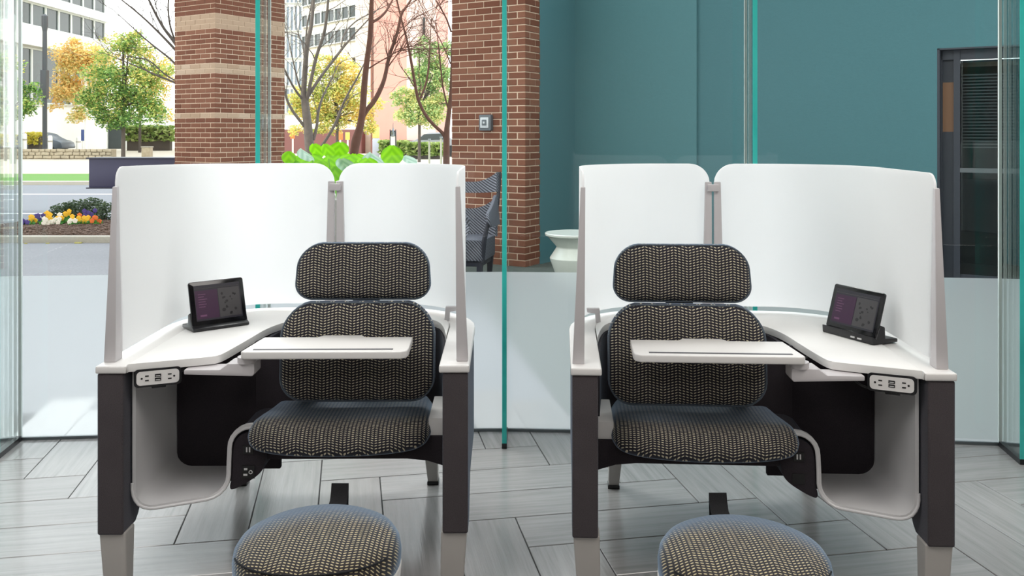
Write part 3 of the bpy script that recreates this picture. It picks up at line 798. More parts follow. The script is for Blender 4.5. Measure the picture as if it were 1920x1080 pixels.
for j in range(12):
    y = 11.05 + 2.3 * j / 11; row = []
    for i in range(17):
        x = -7.2 + 2.6 * i / 16; e = min(1, min(i, 16 - i) / 3) * min(1, min(j + 1.5, 11 - j) / 3)
        row.append((x, y, -.06 + .12 * math.sqrt(max(0, e)) + .05 * math.sin(math.pi * j / 11) + random.uniform(-.012, .012)))
    bed_rows.append(row)
struct('planting_bed', G().grid(bed_rows), 'mulch', fix=True)
rnd = random.Random(5)
g = G()
for _ in range(2600):
    x, y = rnd.uniform(-6.9, -4.85), rnd.uniform(11.1, 12.9); M = Matrix.Translation((x, y, .066 + .05 * math.sin(math.pi * (y - 11) / 2.3))) @ Matrix.Rotation(rnd.uniform(0, 6.3), 4, 'Z') @ Matrix.Rotation(rnd.uniform(-.6, .6), 4, 'X')
    g.obox(M, rnd.uniform(.02, .06), .014, .008)
ch = build('bark_chips', g, 'mulch', None, smooth=False); tag(ch, 'brown bark chips spread over the flower bed beside the kerb', 'mulch', kind='stuff')
MATS['flower_bits'] = MATS['flower_leaves']
bushes = [(118, 385, 12.9, .20), (146, 381, 13.0, .22), (176, 379, 13.0, .23), (199, 390, 12.8, .24)]
bl = ['dark mounded bush at the street end of the flower bed', 'dark mounded bush second from the street end of the bed', 'dark mounded bush behind the purple pansies', 'grey-green bush in the flower bed nearest the pod upright']
for (px, py, d, r), lab in zip(bushes, bl):
    c = atd(px, py + 17, d); t = thing('mounded_bush', lab, 'bush', (c.x, c.y, .08), 0, 'bushes in the flower bed')
    g, tn = leaves(blob_fn([(0, 0, c.z - .08, r * 1.0, .45, .9)], .45, .6, .3), 900, .045, random.Random(int(px)))
    build('foliage', g, 'bush_leaves', t, smooth=False, tone=tn)
    build('stem', G().tube([(0, 0, -.05), (0, 0, c.z - .08)], .015, 6), 'bark_dark', t)
fl = [(62, 408, 'yellow'), (77, 403, 'purple'), (88, 401, 'yellow'), (99, 404, 'yellow'), (85, 412, 'white'), (93, 412, 'white'), (112, 405, 'white'), (117, 408, 'yellow'), (131, 398, 'yellow'), (140, 412, 'white'),
      (161, 403, 'orange'), (166, 398, 'purple'), (173, 396, 'purple'), (181, 410, 'orange'), (148, 408, 'yellow'), (53, 413, 'purple'), (160, 410, 'yellow'), (108, 411, 'white')]
nb = {}
posw = {62: 'nearest the side glass', 77: 'beside the first yellow one', 88: 'right of a purple one', 99: 'in the middle left of the bed', 85: 'low at the front left of the row', 93: 'second white one along the front', 112: 'mid row in front of dark bush', 117: 'just below the white mid-row one', 131: 'tallest in front of the bushes', 140: 'at the front centre of the row', 161: 'standing tall over bright green leaves', 166: 'left of the purple pair by the bushes', 173: 'right of the purple pair by the bushes', 181: 'at the end of the row by the pod', 148: 'between the white and tall orange ones', 53: 'at the very end of the row', 160: 'low in the bright green leaves', 108: 'at front below the dark bush'}
for px, py, cn in fl:
    d = 12.35 - (py - 400) * .03; c = atd(px, py + 3, d); rnd = random.Random(px)
    t = thing('pansy', f'{cn} pansy {posw[px]}', 'flower', (c.x, c.y, .08), 0, 'pansies in the flower bed')
    h = c.z - .08
    g, tn = leaves(blob_fn([(0, 0, max(.03, h * .45), .085, .5, .7)], .5, .6, .2), 90, .05, rnd)
    build('foliage', g, 'flower_leaves', t, smooth=False, tone=tn)
    for k in range(4):
        g = G(); ox, oy, oz = rnd.uniform(-.06, .06), rnd.uniform(-.07, .0), rnd.uniform(-.03, .045)
        for q in range(5):
            a = R(72 * q + 18); g.lathe([(.004, -.004), (.019, -.002), (.019, .002), (.004, .004)], 7)
            g.v[-28:] = [(ox + p[0] + .017 * math.cos(a), oy + p[2] - .02, h + oz + p[1] + .017 * math.sin(a)) for p in g.v[-28:]]
        build('blossom', g, 'petal_' + cn, t, smooth=False)

# ---- brick pillars
E1 = Vector((-.848, .530, 0)); E2 = Vector((.530, .848, 0))
def brick_pillar(corner, L1, L2, top, z_vis, tan_rows, cap):
    root = struct_root('brick_pillar', (corner[0], corner[1], 0))
    Mr = Matrix((( -E1.x, E2.x, 0), (-E1.y, E2.y, 0), (0, 0, 1)))       # local x = -E1 (towards right/front), local y = E2
    root.rotation_euler = Mr.to_euler()
    LB, HB, CO, JT = .193, .0577, .0677, .010
    cache = {}
    def bmesh_(lx, ly, mat):
        k = (round(lx, 3), round(ly, 3), mat)
        if k not in cache:
            g = G().box(-lx / 2, lx / 2, -ly / 2, ly / 2, -HB / 2, HB / 2)
            o = build('brick', g, mat, root, smooth=False, bevel=.003, seg=1); cache[k] = o.data; return o
        o = bpy.data.objects.new('brick', cache[k]); COL.objects.link(o); o.parent = root; return o
    build('mortar_core', G().box(-L1 + .006, -.006, .006, L2 - .006, 0, top), 'mortar', root, smooth=False)
    rest = {}
    count = 0
    rows = int(top / CO)
    order = sorted(range(rows), key=lambda r: (r * CO < z_vis, r))
    jit = random.Random(2)
    for r in order:
        z = r * CO + HB / 2 + .005; mat = 'tan_brick' if r in tan_rows else 'red_brick'
        ev = r % 2 == 0
        # front face runs x from 0 to -L1, side face runs y from 0 to L2
        spans = []
        x = 0 if ev else -.1 - 0
        x0 = x
        while x0 > -L1 + .03:
            x1 = max(-L1, x0 - LB - JT); spans.append(('f', x1 + JT / 2, x0 - JT / 2 if x0 < 0 else 0)); x0 = x1
        y0 = .1 if ev else 0
        while y0 < L2 - .03:
            y1 = min(L2, y0 + LB + JT); spans.append(('s', y0 + JT / 2 if y0 > 0 else 0, y1 - JT / 2)); y0 = y1
        for kind, a, b in spans:
            pr = jit.uniform(-.0015, .0015)
            if kind == 'f': lx, ly, cx, cy = b - a, .09, (a + b) / 2, .045 - .000 + pr
            else: lx, ly, cx, cy = .09, b - a, -.045 - pr, (a + b) / 2
            if r * CO >= z_vis and count < cap:
                o = bmesh_(lx, ly, mat); o.location = (cx, cy, z); count += 1
            else:
                rest.setdefault(mat, G()).box(cx - lx / 2, cx + lx / 2, cy - ly / 2, cy + ly / 2, z - HB / 2, z + HB / 2)
    for mat, gg in rest.items():
        o = build('brickwork', gg, mat, root, smooth=False); o['kind'] = 'stuff'
    return root
brick_pillar((-4.026, 12.0), .852, 1.27, 3.75, .90, {23, 32, 33, 41, 42, 43}, 296)
bp2 = brick_pillar((.1335, 8.866), .915, .30, 3.75, 0, set(), 298)
# access panel on the second pillar
c = atd(912, 230, 9.108)
t = thing('call_panel', 'small square grey call panel fixed to the wide brick pillar', 'call panel', (c.x, c.y - .01, c.z), math.atan2(-E1.y, -E1.x))
build('housing', G().prism(rrect(.072, .082, .012, 4), -.03, .02, 'y'), 'panel_grey', t, bevel=.005)
build('cover', G().prism(rrect(.05, .055, .006, 4), -.042, -.028, 'y'), 'panel_light', t, bevel=.006)
build('lens', G().prism(rrect(.028, .03, .006, 4), -.047, -.040, 'y'), 'panel_grey', t, bevel=.004)
build('button', G().prism(rrect(.010, .010, .004, 3), -.051, -.045, 'y'), 'panel_light', t)

# ---- teal outside wall with door
T0 = Vector((.285, 9.108, 0)); T1 = Vector((.707, 9.784, 0)); A1 = Vector((.848, -.530, 0))
def tw(t): return T1 + A1 * t
DT0, DT1, DZ, TOPZ = 3.62, 4.95, 2.10, 3.75
root = struct_root('wall_outside')
def wallbox(p, q, z0, z1, th=.2, name='wall_panel', mat='teal_paint', proud=0, parent=root):
    dv = (q - p).normalized(); nb_ = Vector((-dv.y, dv.x, 0))
    a = p - nb_ * proud; b = q - nb_ * proud
    g = G().prism([(a.x, a.y), (b.x, b.y), (b.x + nb_.x * (th + proud), b.y + nb_.y * (th + proud)), (a.x + nb_.x * (th + proud), a.y + nb_.y * (th + proud))], z0, z1)
    return build(name, g, mat, parent, smooth=False, fix=True)
wallbox(T0, T1, -.05, TOPZ, .12, 'return_wall')
wallbox(tw(.0), tw(1.40), -.05, TOPZ, .2, 'raised_panel', 'teal_lighter', .03)  # stretch set slightly proud, in a lighter teal
wallbox(tw(1.40), tw(DT0), -.05, TOPZ)
wallbox(tw(DT0), tw(DT1), DZ, TOPZ, .2, 'door_head')
wallbox(tw(DT1), tw(6.6), -.05, TOPZ)
dr = struct_root('door_1', tuple(tw(DT0)), math.atan2(A1.y, A1.x))
WD = DT1 - DT0
build('reveal', G().box(0, .02, 0, .20, 0, DZ).box(WD - .03, WD, 0, .20, 0, DZ).box(0, WD, 0, .20, DZ - .015, DZ + .0), 'door_dark', dr, smooth=False)
build('door_frame', G().box(.02, .035, .08, .14, 0, DZ - .015).box(.125, .175, .07, .14, 0, DZ - .015).box(WD - .1, WD - .03, .07, .14, 0, DZ - .015).box(.02, WD - .03, .08, .14, DZ - .10, DZ - .015), 'door_dark', dr, smooth=False)
build('wood_panel', G().box(.035, .125, .10, .13, 1.36, 1.80), 'door_wood', dr, smooth=False)
build('lower_panel', G().box(.035, .125, .10, .13, 0, 1.36), 'door_dark', dr, smooth=False)
build('transom', G().box(.035, .125, .11, .13, 1.80, DZ - .10), 'door_dark', dr, smooth=False)
build('door_pane', G().box(.175, WD - .1, .10, .105, .1, DZ - .10), 'window_glass', dr, smooth=False)
build('bottom_rail', G().box(.175, WD - .1, .085, .13, 0, .1), 'door_dark', dr, smooth=False)
build('push_bar', G().box(.175, WD - .1, .07, .095, 1.0, 1.04), 'steel', dr, smooth=False)
for k in range(24):
    z = 1.86 - k * .028
    build('blind_slat', G().box(.19, .19 + .40, .16, .18, z, z + .011), 'blind_slat', dr, smooth=False)
build('interior_ceiling', G().box(.03, WD, .2, 1.6, 1.94, 1.98), 'ceil_tan', dr, smooth=False)
build('interior_wall', G().box(.03, WD + .5, 1.6, 1.65, 0, DZ), 'door_dark', dr, smooth=False)
build('interior_side', G().box(-.02, .03, .2, 1.6, 0, DZ).box(WD, WD + .05, .2, 1.6, 0, DZ), 'door_dark', dr, smooth=False)

# ---- white drum stool
t = thing('garden_stool', 'glossy off-white zigzag garden stool beside the teal wall', 'stool', (.555, 8.0, 0))
build('body', G().lathe([(.135, 0), (.14, .01), (.214, .215), (.214, .224), (.155, .315), (.155, .325), (.235, .418)], 40), 'stool_ceramic', t, angle=20)
build('seat_disc', G().lathe([(.235, .415), (.256, .428), (.258, .444), (.252, .450), (.235, .449)], 40), 'stool_ceramic', t, angle=40)

# ---- wicker chairs
def wicker_chair(loc, rz, label, mirror=False):
    t = thing('wicker_armchair', label, 'chair', loc, rz, 'wicker armchairs')
    uv = lambda co: (co.x + co.y + 2, co.z + 2)
    build('seat', G().prism(rrect(.262, .25, .05, 4, (0, .0)), .19, .385), 'grey_wicker', t, bevel=.02, uv=uv)
    build('seat_apron', G().prism(rrect(.235, .225, .05, 4), .14, .19), 'wicker_dark', t, bevel=.01)
    for sx in (-1, 1):
        for y in (-.20, .20):
            g = G().add([(sx * .21 - .02, y - .02, 0), (sx * .21 + .02, y - .02, 0), (sx * .21 + .02, y + .02, 0), (sx * .21 - .02, y + .02, 0),
                         (sx * .22 - .03, y - .03, .24), (sx * .22 + .03, y - .03, .24), (sx * .22 + .03, y + .03, .24), (sx * .22 - .03, y + .03, .24)],
                        [(0, 3, 2, 1), (4, 5, 6, 7), (0, 1, 5, 4), (1, 2, 6, 5), (2, 3, 7, 6), (3, 0, 4, 7)])
            build('leg', g, 'wicker_dark', t, bevel=.004, fix=True)
        # flared arm wing
        ol = [(-.24, .50), (.20, .50), (.235, .62), (.24, .76), (.20, .76), (.06, .71), (-.10, .66), (-.25, .63), (-.29, .58), (-.27, .52)]
        g = G().prism(chaikin(ol, 1, True), -.015, .015, 'x')
        g.v = [(sx * (.262 + p[0] + .26 * max(0, .76 - p[2]) * (1 if p[1] < .1 else .45)), p[1], p[2]) for p in g.v]
        build('arm', g, 'grey_wicker', t, bevel=.008, uv=uv, fix=True)
        build('front_post', G().tube([(sx * .235, -.21, .18), (sx * .262, -.225, .38), (sx * .30, -.235, .54)], [.026, .022, .018], 8), 'wicker_dark', t)
        build('back_post', G().tube([(sx * .25, .215, .40), (sx * .272, .235, .66), (sx * .285, .262, .80), (sx * .292, .285, .975)], [.022, .022, .018, .014], 8), 'wicker_dark', t)
    def bk(z0f, z1f, n=14):
        rows = []
        for k in range(5):
            row = []
            for i in range(n + 1):
                s = -1 + 2 * i / n; z = z0f(s) + (z1f(s) - z0f(s)) * k / 4
                row.append((s * .288, .20 + .10 * (z - .42) + .09 * (1 - s * s), z))
            rows.append(row)
        return G().grid(rows)
    build('back_panel', bk(lambda s: .37, lambda s: .62 + .12 * abs(s) ** 2), 'grey_wicker', t, solid=.028, uv=uv)
    build('top_band', bk(lambda s: .77 + .02 * s * s, lambda s: .875 + .10 * abs(s) ** 2.2), 'grey_wicker', t, solid=.03, uv=uv)
    return t
wicker_chair((-.46, 8.25, 0), R(-12), 'grey woven armchair with a raised back band, against the wide brick pillar')
wicker_chair((-.64, 7.45, 0), R(92), 'woven armchair turned sideways, mostly hidden behind the pod screen')

# ---- navy trough
t = thing('navy_trough', 'navy blue metal trough on legs between the pod and the street', 'trough', tuple(atd(256, 320, 13.95).xy) + (0,))
b = atd(172, 297, 13.95); c0 = atd(250, 320, 13.95)
xl = b.x - c0.x; zt = atd(0, 297, 13.95).z; zb_ = atd(0, 350, 13.95).z
build('trough_body', G().box(xl, 1.15, -.2, .25, zb_, zt), 'navy_metal', t, bevel=.006)
build('rim', G().box(xl - .03, 1.18, -.23, .28, zt, zt + .018), 'navy_edge', t)
build('bottom_rim', G().box(xl - .03, 1.18, -.23, .28, zb_ - .018, zb_), 'navy_edge', t)
for x in (xl + .45, .9): build('leg', G().box(x, x + .05, -.02, .05, -.03, zb_ - .018), 'navy_edge', t)

# ---- large-leaf plant in a planter
pc = atd(640, 330, 11.2)
pt = thing('leafy_plant', 'lush plant with big lime leaves behind the pod screens', 'plant', (pc.x, pc.y, 0))
build('planter', G().lathe([(.34, 0), (.44, .03), (.50, .50), (.50, .54), (.46, .54)], 24), 'planter_stone', pt)
build('soil', G().lathe([(.46, .50), (.46, .52)], 24), 'soil', pt)
def big_leaf(px, py, d, size, yaw, pitch, mat, asp=1.0):
    c = atd(px, py, d) - Vector((pc.x, pc.y, 0))
    rows = []
    for i in range(9):
        s = i / 8; wd = asp * size * .52 * math.sin(math.pi * min(1, s * .93 + .05)) ** .65
        rows.append([(k / 3 * wd, (abs(k) / 3) ** 2 * size * .10 + .05 * size * math.sin(s * 3), (s - .5) * size) for k in range(-3, 4)])
    g = G().grid(rows); M = Matrix.Translation(c) @ Matrix.Rotation(yaw, 4, 'Z') @ Matrix.Rotation(pitch, 4, 'X')
    loc = [p for p in g.v]
    g.v = [tuple(M @ Vector(p)) for p in g.v]
    o = build('leaf', g, mat, pt)
    l = o.data.uv_layers.new(name='uv')
    for lp in o.data.loops:
        p = loc[lp.vertex_index]; l.data[lp.index].uv = (p[0], p[2])
    b = M @ Vector((0, 0, -size / 2))
    build('stem', G().tube([(c.x * .2, 0, .5), (c.x * .6 + b.x * .2, b.y * .5, .5 + (b.z - .5) * .6), tuple(b)], .008, 5), 'leaf_stem', pt)
lv = [(541, 296, .17, .1, .2, 0), (575, 289, .24, 1.1, -.9, 1), (592, 284, .22, -.4, .5, 0), (636, 284, .26, .5, .5, 0), (612, 284, .20, -.5, .4, 0), (560, 304, .22, .3, .9, 0), (585, 304, .26, .2, .8, 0),
      (735, 292, .26, .1, .12, 0), (675, 301, .22, -.4, .8, 0), (700, 297, .26, .6, -.9, 1), (655, 300, .22, .4, .9, 0), (620, 310, .26, .0, .6, 0), (628, 326, .20, .2, .3, 0), (645, 312, .24, -.3, .7, 1), (720, 304, .2, .3, 1.0, 1), (765, 303, .22, -.6, .9, 1),
      (600, 316, .22, .4, .5, 0), (550, 314, .22, .5, .6, 0), (660, 316, .22, .2, .6, 0), (690, 312, .24, .1, .6, 0)]
for i, (px, py, sz, yw, pt_, k) in enumerate(lv):
    big_leaf(px, py, 11.2 - .25 * math.sin(i * 2.1), sz, yw, pt_, 'blue_green_leaf' if k else 'lime_leaf', 1.05)

# ---- bare trees
def twigs(g, p, d, r, n, rnd, depth=0):
    """a few forked twigs starting at p"""
    if depth > 3 or r < .002: return
    L = rnd.uniform(.25, .6) * (1 - depth * .15); pts = [p]; q = Vector(p); dv = Vector(d).normalized()
    for k in range(4):
        dv = (dv + Vector((rnd.gauss(0, .16), rnd.gauss(0, .12), rnd.gauss(.05, .14)))).normalized(); q = q + dv * L / 4; pts.append(q.copy())
    g.tube(pts, [r * (1 - .15 * k) for k in range(5)], 5)
    for _ in range(n):
        s = rnd.choice((2, 3, 4)); nd = (dv + Vector((rnd.gauss(0, .6), rnd.gauss(0, .4), rnd.gauss(.1, .5)))).normalized()
        twigs(g, pts[s], nd, r * .62, n, rnd, depth + 1)
def bare_tree(label, d, trunk, branches, mat, seed, nt_=4, ext=True):
    rnd = random.Random(seed); pw = [atd(x, y, d) for x, y, r in trunk]; base = pw[0].copy(); base.z = 0
    t = thing('bare_tree', label, 'tree', tuple(base), 0, 'bare branching trees')
    k = d / FPX
    pts = [Vector((base.x, base.y, -.05))] + pw; rs = [trunk[0][2] * k * 1.15] + [q[2] * k for q in trunk]
    if ext:
        e = pw[-1] + (pw[-1] - pw[-2]).normalized() * 1.5; pts.append(e); rs.append(rs[-1] * .5)
    def sm(P, r_):
        c = chaikin([(*p, q) for p, q in zip(P, r_)], 2); return [p[:3] for p in c], [p[3] for p in c]
    P, r_ = sm([p - base for p in pts], rs)
    build('trunk', G().tube(P, r_, 10), mat, t)
    for br in branches:
        dz = rnd.uniform(-.5, .5); n = len(br)
        P = [atd(x, y, d) - base + Vector((0, dz * (i / (n - 1)), 0)) for i, (x, y, r) in enumerate(br)]; rr = [q[2] * k for q in br]
        end = P[-1] + (P[-1] - P[-2]).normalized() * .5
        P.append(end); rr.append(rr[-1] * .5)
        P2, r2 = sm(P, rr); build('branch', G().tube(P2, r2, 7), mat, t)
        g = G()
        for i in range(nt_ * 2):
            s = rnd.randrange(len(P2) // 3, len(P2)); dv = (Vector(P2[min(s + 1, len(P2) - 1)]) - Vector(P2[s - 1])).normalized()
            twigs(g, Vector(P2[s]), (dv + Vector((rnd.gauss(0, .7), rnd.gauss(0, .3), rnd.gauss(.1, .5)))), max(.006, r2[s] * .4), 2, rnd)
        if g.v: build('twigs', g, mat, t)['kind'] = 'stuff'
bare_tree('grey multi-stemmed bare tree beside the tall striped brick pillar', 15.5,
    [(584, 300, 9.5), (581, 281, 9), (576, 225, 8), (571, 185, 7), (569, 174, 5), (572, 135, 5), (575, 84, 4.6), (584, 50, 3.6), (588, 0, 3)],
    [[(575, 190, 3.6), (582, 165, 3.4), (596, 107, 3.2), (612, 70, 3), (619, 40, 2.8), (624, 0, 2.2)],
     [(577, 182, 3.2), (592, 155, 3), (607, 132, 2.8), (628, 103, 2.6), (641, 84, 2.2), (660, 60, 1.6), (686, 31, 1.2), (697, 17, .8)],
     [(640, 88, 1.6), (640, 64, 1.5), (660, 36, 1.4), (690, 18, 1)],
     [(577, 245, 3), (565, 228, 2.8), (551, 208, 2.6), (541, 185, 2.4), (537, 150, 1.9), (534, 120, 1.4)],
     [(570, 190, 2.2), (556, 168, 2), (545, 140, 1.8), (536, 112, 1.4)], [(570, 180, 1.8), (561, 160, 1.7), (554, 130, 1.4), (548, 100, 1)],
     [(588, 262, 3), (593, 235, 2.8), (592, 215, 2.6), (597, 186, 2.2), (606, 163, 1.6)],
     [(596, 282, 2.6), (610, 266, 2.8), (632, 231, 2.8), (642, 205, 2.4), (657, 175, 2), (672, 152, 1.7), (680, 138, 1.4)],
     [(571, 120, 1.8), (566, 85, 1.5), (552, 60, 1.2), (537, 57, 1)], [(573, 92, 1.8), (574, 50, 1.6), (580, 20, 1.4), (582, 0, 1)]], 'bark_grey', 1)
bare_tree('brown bare tree forking behind the lime leaves', 13.8,
    [(661, 310, 7.4), (664, 285, 8), (668, 262, 9), (675, 240, 7), (680, 210, 6.2), (683, 158, 5.8), (688, 113, 5.2), (692, 85, 4.6), (695, 56, 4.8), (696, 20, 4.2), (697, 0, 4)],
    [[(678, 225, 4.4), (685, 208, 4.6), (700, 190, 4.6), (712, 165, 4.3), (719, 143, 3.8), (725, 104, 3.4), (735, 75, 3.2), (742, 50, 3), (747, 18, 2.8), (756, 6, 2.2), (762, -5, 2)],
     [(698, 42, 2.8), (710, 32, 2.6), (720, 18, 2.2), (727, 0, 1.8)],
     [(692, 128, 1.4), (705, 120, 1.3), (718, 113, 1.2)], [(728, 105, 1.2), (745, 96, 1.1), (768, 92, 1), (800, 92, .8)], [(735, 78, 1.1), (752, 55, 1), (775, 32, .9), (800, 18, .7)]], 'bark_brown', 2)
bare_tree('bare tree leaning out at the edge of the wide brick pillar', 14.6,
    [(837, 306, 6.4), (837, 253, 6.2), (840, 225, 4.6), (844, 195, 4.2), (847, 160, 3.8), (848, 110, 3), (850, 60, 3)],
    [[(835, 258, 3.4), (829, 248, 3.4), (815, 236, 3.2), (801, 220, 3.2), (790, 200, 3), (784, 183, 3), (777, 141, 2.6), (770, 98, 2.4), (764, 70, 2), (757, 45, 1.8), (748, 5, 1.5)],
     [(786, 188, 2), (794, 170, 2), (800, 149, 1.9), (803, 120, 1.7), (804, 93, 1.2)],
     [(844, 215, 1.8), (835, 185, 1.6), (829, 152, 1.5), (824, 100, 1.2)], [(845, 120, 1.2), (834, 92, 1), (825, 74, .9)], [(846, 60, 1.8), (838, 35, 1.4), (820, 5, 1)]], 'bark_brown', 3)
bare_tree('bare tree behind the striped brick pillar reaching over the street', 17,
    [(352, 310, 8), (350, 200, 7), (344, 100, 6), (340, 40, 4)],
    [[(345, 105, 3.5), (325, 73, 3.2), (312, 55, 2.6), (299, 28, 2.2), (288, 0, 1.8)], [(344, 110, 3), (320, 82, 2.4), (295, 55, 2), (270, 30, 1.6), (240, 5, 1.2)],
     [(346, 140, 2.6), (322, 112, 2), (300, 95, 1.8), (275, 75, 1.5), (250, 52, 1)], [(348, 165, 2.4), (322, 152, 2), (290, 140, 1.8), (265, 128, 1.4), (240, 118, 1)],
     [(348, 160, 1.8), (310, 142, 1.5), (280, 112, 1.3), (255, 108, 1)], [(345, 110, 2), (322, 60, 1.8), (318, 20, 1.5), (322, -10, 1.2)]], 'bark_dark', 4, 3)

# ---- leafy trees beyond the road
def leafy_tree(label, d, tx, ty, blobs, mat, n, leaf, bark='bark_dark', tr_=3.0, seed=0, bmat=None):
    rs_ = random.Random(seed + 50); ext = []
    for (x, y, r, tone) in blobs:
        for _ in range(9):
            a_ = rs_.uniform(0, 6.28); q = rs_.uniform(.15, 1.2); ext.append((x + r * q * math.cos(a_), y + r * q * math.sin(a_) * .8, r * rs_.uniform(.35, .75), tone + .08 + rs_.uniform(-.3, .35)))
    nmain = blobs; blobs = ext
    b = atd(tx, ty, d); b.z = 0; k = d / FPX
    t = thing('leafy_tree', label, 'tree', tuple(b), 0, 'leafy trees across the road')
    cs = []
    for (x, y, r, tone) in blobs:
        c = atd(x, y, d) - b; cs.append((c.x, c.y + random.Random(int(x * 7 + y)).uniform(-.6, .6) * r * k, c.z, r * k, tone))
    g, tn = leaves(blob_fn(cs, .5, 1.0, .1), int(n * 2.0), leaf * .5, random.Random(seed))
    build('crown', g, mat, t, smooth=False, tone=tn)
    topz = max(c[2] for c in cs) - .3
    build('trunk', G().tube([(0, 0, -.2), (.02, 0, topz * .5), (0, 0, topz)], [tr_ * k, tr_ * k * .8, tr_ * k * .35], 8), bark, t)
    for c in cs[::7]:
        build('branch', G().tube([(0, 0, topz * .45), (c[0] * .5, c[1] * .5, (topz * .45 + c[2]) / 2 + .1), (c[0], c[1], c[2])], [tr_ * k * .4, tr_ * k * .3, tr_ * k * .12], 5), bark, t)
leafy_tree('golden autumn tree beside the dark lamp post', 52, 161, 292, [(150, 95, 30, .75), (128, 120, 30, .7), (160, 130, 36, .6), (118, 160, 32, .7), (150, 170, 34, .5), (140, 80, 14, .85), (185, 105, 24, .5), (108, 190, 18, .75), (145, 205, 22, .4)], 'autumn_leaves', 5200, .34, 'white_post', 3, 1)
leafy_tree('green street tree with a dark trunk across the road', 47, 231, 296, [(230, 90, 30, .5), (205, 130, 32, .45), (255, 110, 32, .5), (235, 160, 40, .35), (280, 160, 34, .5), (195, 190, 30, .2), (235, 205, 36, .15), (270, 200, 34, .25), (215, 220, 24, .15), (295, 200, 28, .45), (180, 170, 24, .35), (300, 130, 24, .6), (245, 70, 18, .6)], 'green_leaves', 7000, .32, 'bark_dark', 4.2, 2)
leafy_tree('pale yellow-green tree standing furthest back behind the green street tree', 63, 262, 286, [(200, 110, 34, .75), (240, 90, 34, .6), (280, 110, 34, .7), (310, 130, 30, .8), (220, 150, 36, .6), (265, 160, 38, .75), (305, 175, 32, .6), (230, 195, 34, .7), (285, 215, 32, .8), (180, 150, 28, .8), (190, 200, 28, .65)], 'lime_leaves', 4200, .36, 'bark_dark', 3, 6)
leafy_tree('green tree seen through the side glass fin', 44, 10, 300, [(10, 130, 30, .35), (-10, 170, 36, .3), (20, 190, 28, .35), (48, 165, 20, .2), (60, 195, 24, .15), (5, 225, 22, .3)], 'green_leaves', 3000, .3, 'bark_dark', 3, 3)
leafy_tree('lime yellow tree behind the grey bare tree', 44, 632, 285, [(615, 115, 22, .5), (640, 135, 28, .6), (600, 150, 30, .3), (630, 175, 36, .5), (665, 160, 26, .75), (595, 200, 32, .35), (640, 215, 34, .4), (680, 205, 26, .8), (555, 190, 26, .5), (560, 225, 26, .5), (690, 232, 20, .5), (610, 235, 24, .3)], 'lime_leaves', 7500, .27, 'bark_dark', 3, 4)
leafy_tree('pale green tree in front of the pink tower', 42, 786, 290, [(800, 100, 24, .2), (825, 120, 28, .25), (795, 140, 26, .35), (825, 160, 30, .3), (780, 185, 26, .7), (760, 200, 24, .6), (800, 210, 30, .5), (770, 225, 22, .5), (830, 205, 26, .6), (750, 180, 16, .6), (840, 90, 18, .3)], 'fresh_leaves', 7000, .26, 'bark_dark', 3, 5)
# small far shrubs and hedges
def hedge(label, x0, x1, y0, y1, d, mat, n, leaf, name='hedge', grp='clipped hedges', cat='hedge'):
    a = atd(x0, y1, d); b = atd(x1, y0, d); c = (a.x + b.x) / 2
    t = thing(name, label, cat, (c, d, 0), 0, grp)
    hx = (b.x - a.x) / 2; z0 = max(.0, a.z); z1 = b.z
    def fn(r): return (r.uniform(-hx, hx), r.uniform(-.5, .5), r.uniform(z0 - .1, z1)), r.random()
    g, tn = leaves(fn, n, leaf, random.Random(int(x0)))
    build('foliage', g, mat, t, smooth=False, tone=tn)
    build('stems', G().box(-hx * .9, hx * .9, -.25, .25, -.05, z0 + (z1 - z0) * .6), 'bark_dark', t, smooth=False)
hedge('low pale hedge behind the steel sculpture', 712, 765, 264, 284, 49, 'hedge_leaves', 1400, .28)
hedge('low hedge in front of the parked grey car', 765, 832, 268, 287, 47, 'hedge_leaves', 1600, .28)
hedge('pale rounded hedge beside the garage doors', 236, 325, 236, 262, 70, 'hedge_leaves', 1500, .4)
hedge('yellow shrub on a white post planter by the lamp post', 56, 80, 248, 268, 52, 'yellow_shrub', 500, .22, 'planter_shrub', 'yellow planter shrubs', 'shrub')
hedge('yellow shrub on a planter behind the side glass fin', 0, 24, 252, 270, 50, 'yellow_shrub', 400, .22, 'planter_shrub', 'yellow planter shrubs', 'shrub')

# ---- stone wall
t = thing('stone_wall', 'low rough stone wall across the road', 'wall', (atd(120, 290, 47).x, 47, 0))
xa, xb = atd(0, 290, 47).x - t.location.x - 2.2, atd(212, 290, 47).x - t.location.x
build('wall_core', G().box(xa, xb, -.12, .4, -.05, .50), 'rubble_stone', t, smooth=False)
rnd = random.Random(8); g = G(); x = xa
zrow = 0
for r in range(3):
    x = xa + r * .1
    while x < xb - .1:
        w_ = rnd.uniform(.22, .5); h_ = .17
        M = Matrix.Translation((min(x + w_ / 2, xb - w_ / 2), -.14 + rnd.uniform(-.04, .03), .09 + r * .175)) @ Matrix.Rotation(rnd.uniform(-.08, .08), 4, 'Y')
        g.obox(M, w_ - .03, .12, h_ - .02); x += w_
o = build('stones', g, 'rubble_stone', t, smooth=False, bevel=.02, seg=1); o['kind'] = 'stuff'
t2 = thing('stone_block', 'short stone block on the pale pavement near the brick pillar', 'block', tuple(atd(276, 290, 50).xy) + (0,))
build('block_body', G().box(-.25, .25, -.2, .2, 0, .55), 'rubble_stone', t2, bevel=.04)
build('block_cap', G().box(-.28, .28, -.22, .22, .55, .6), 'kerb_stone', t2, bevel=.02)

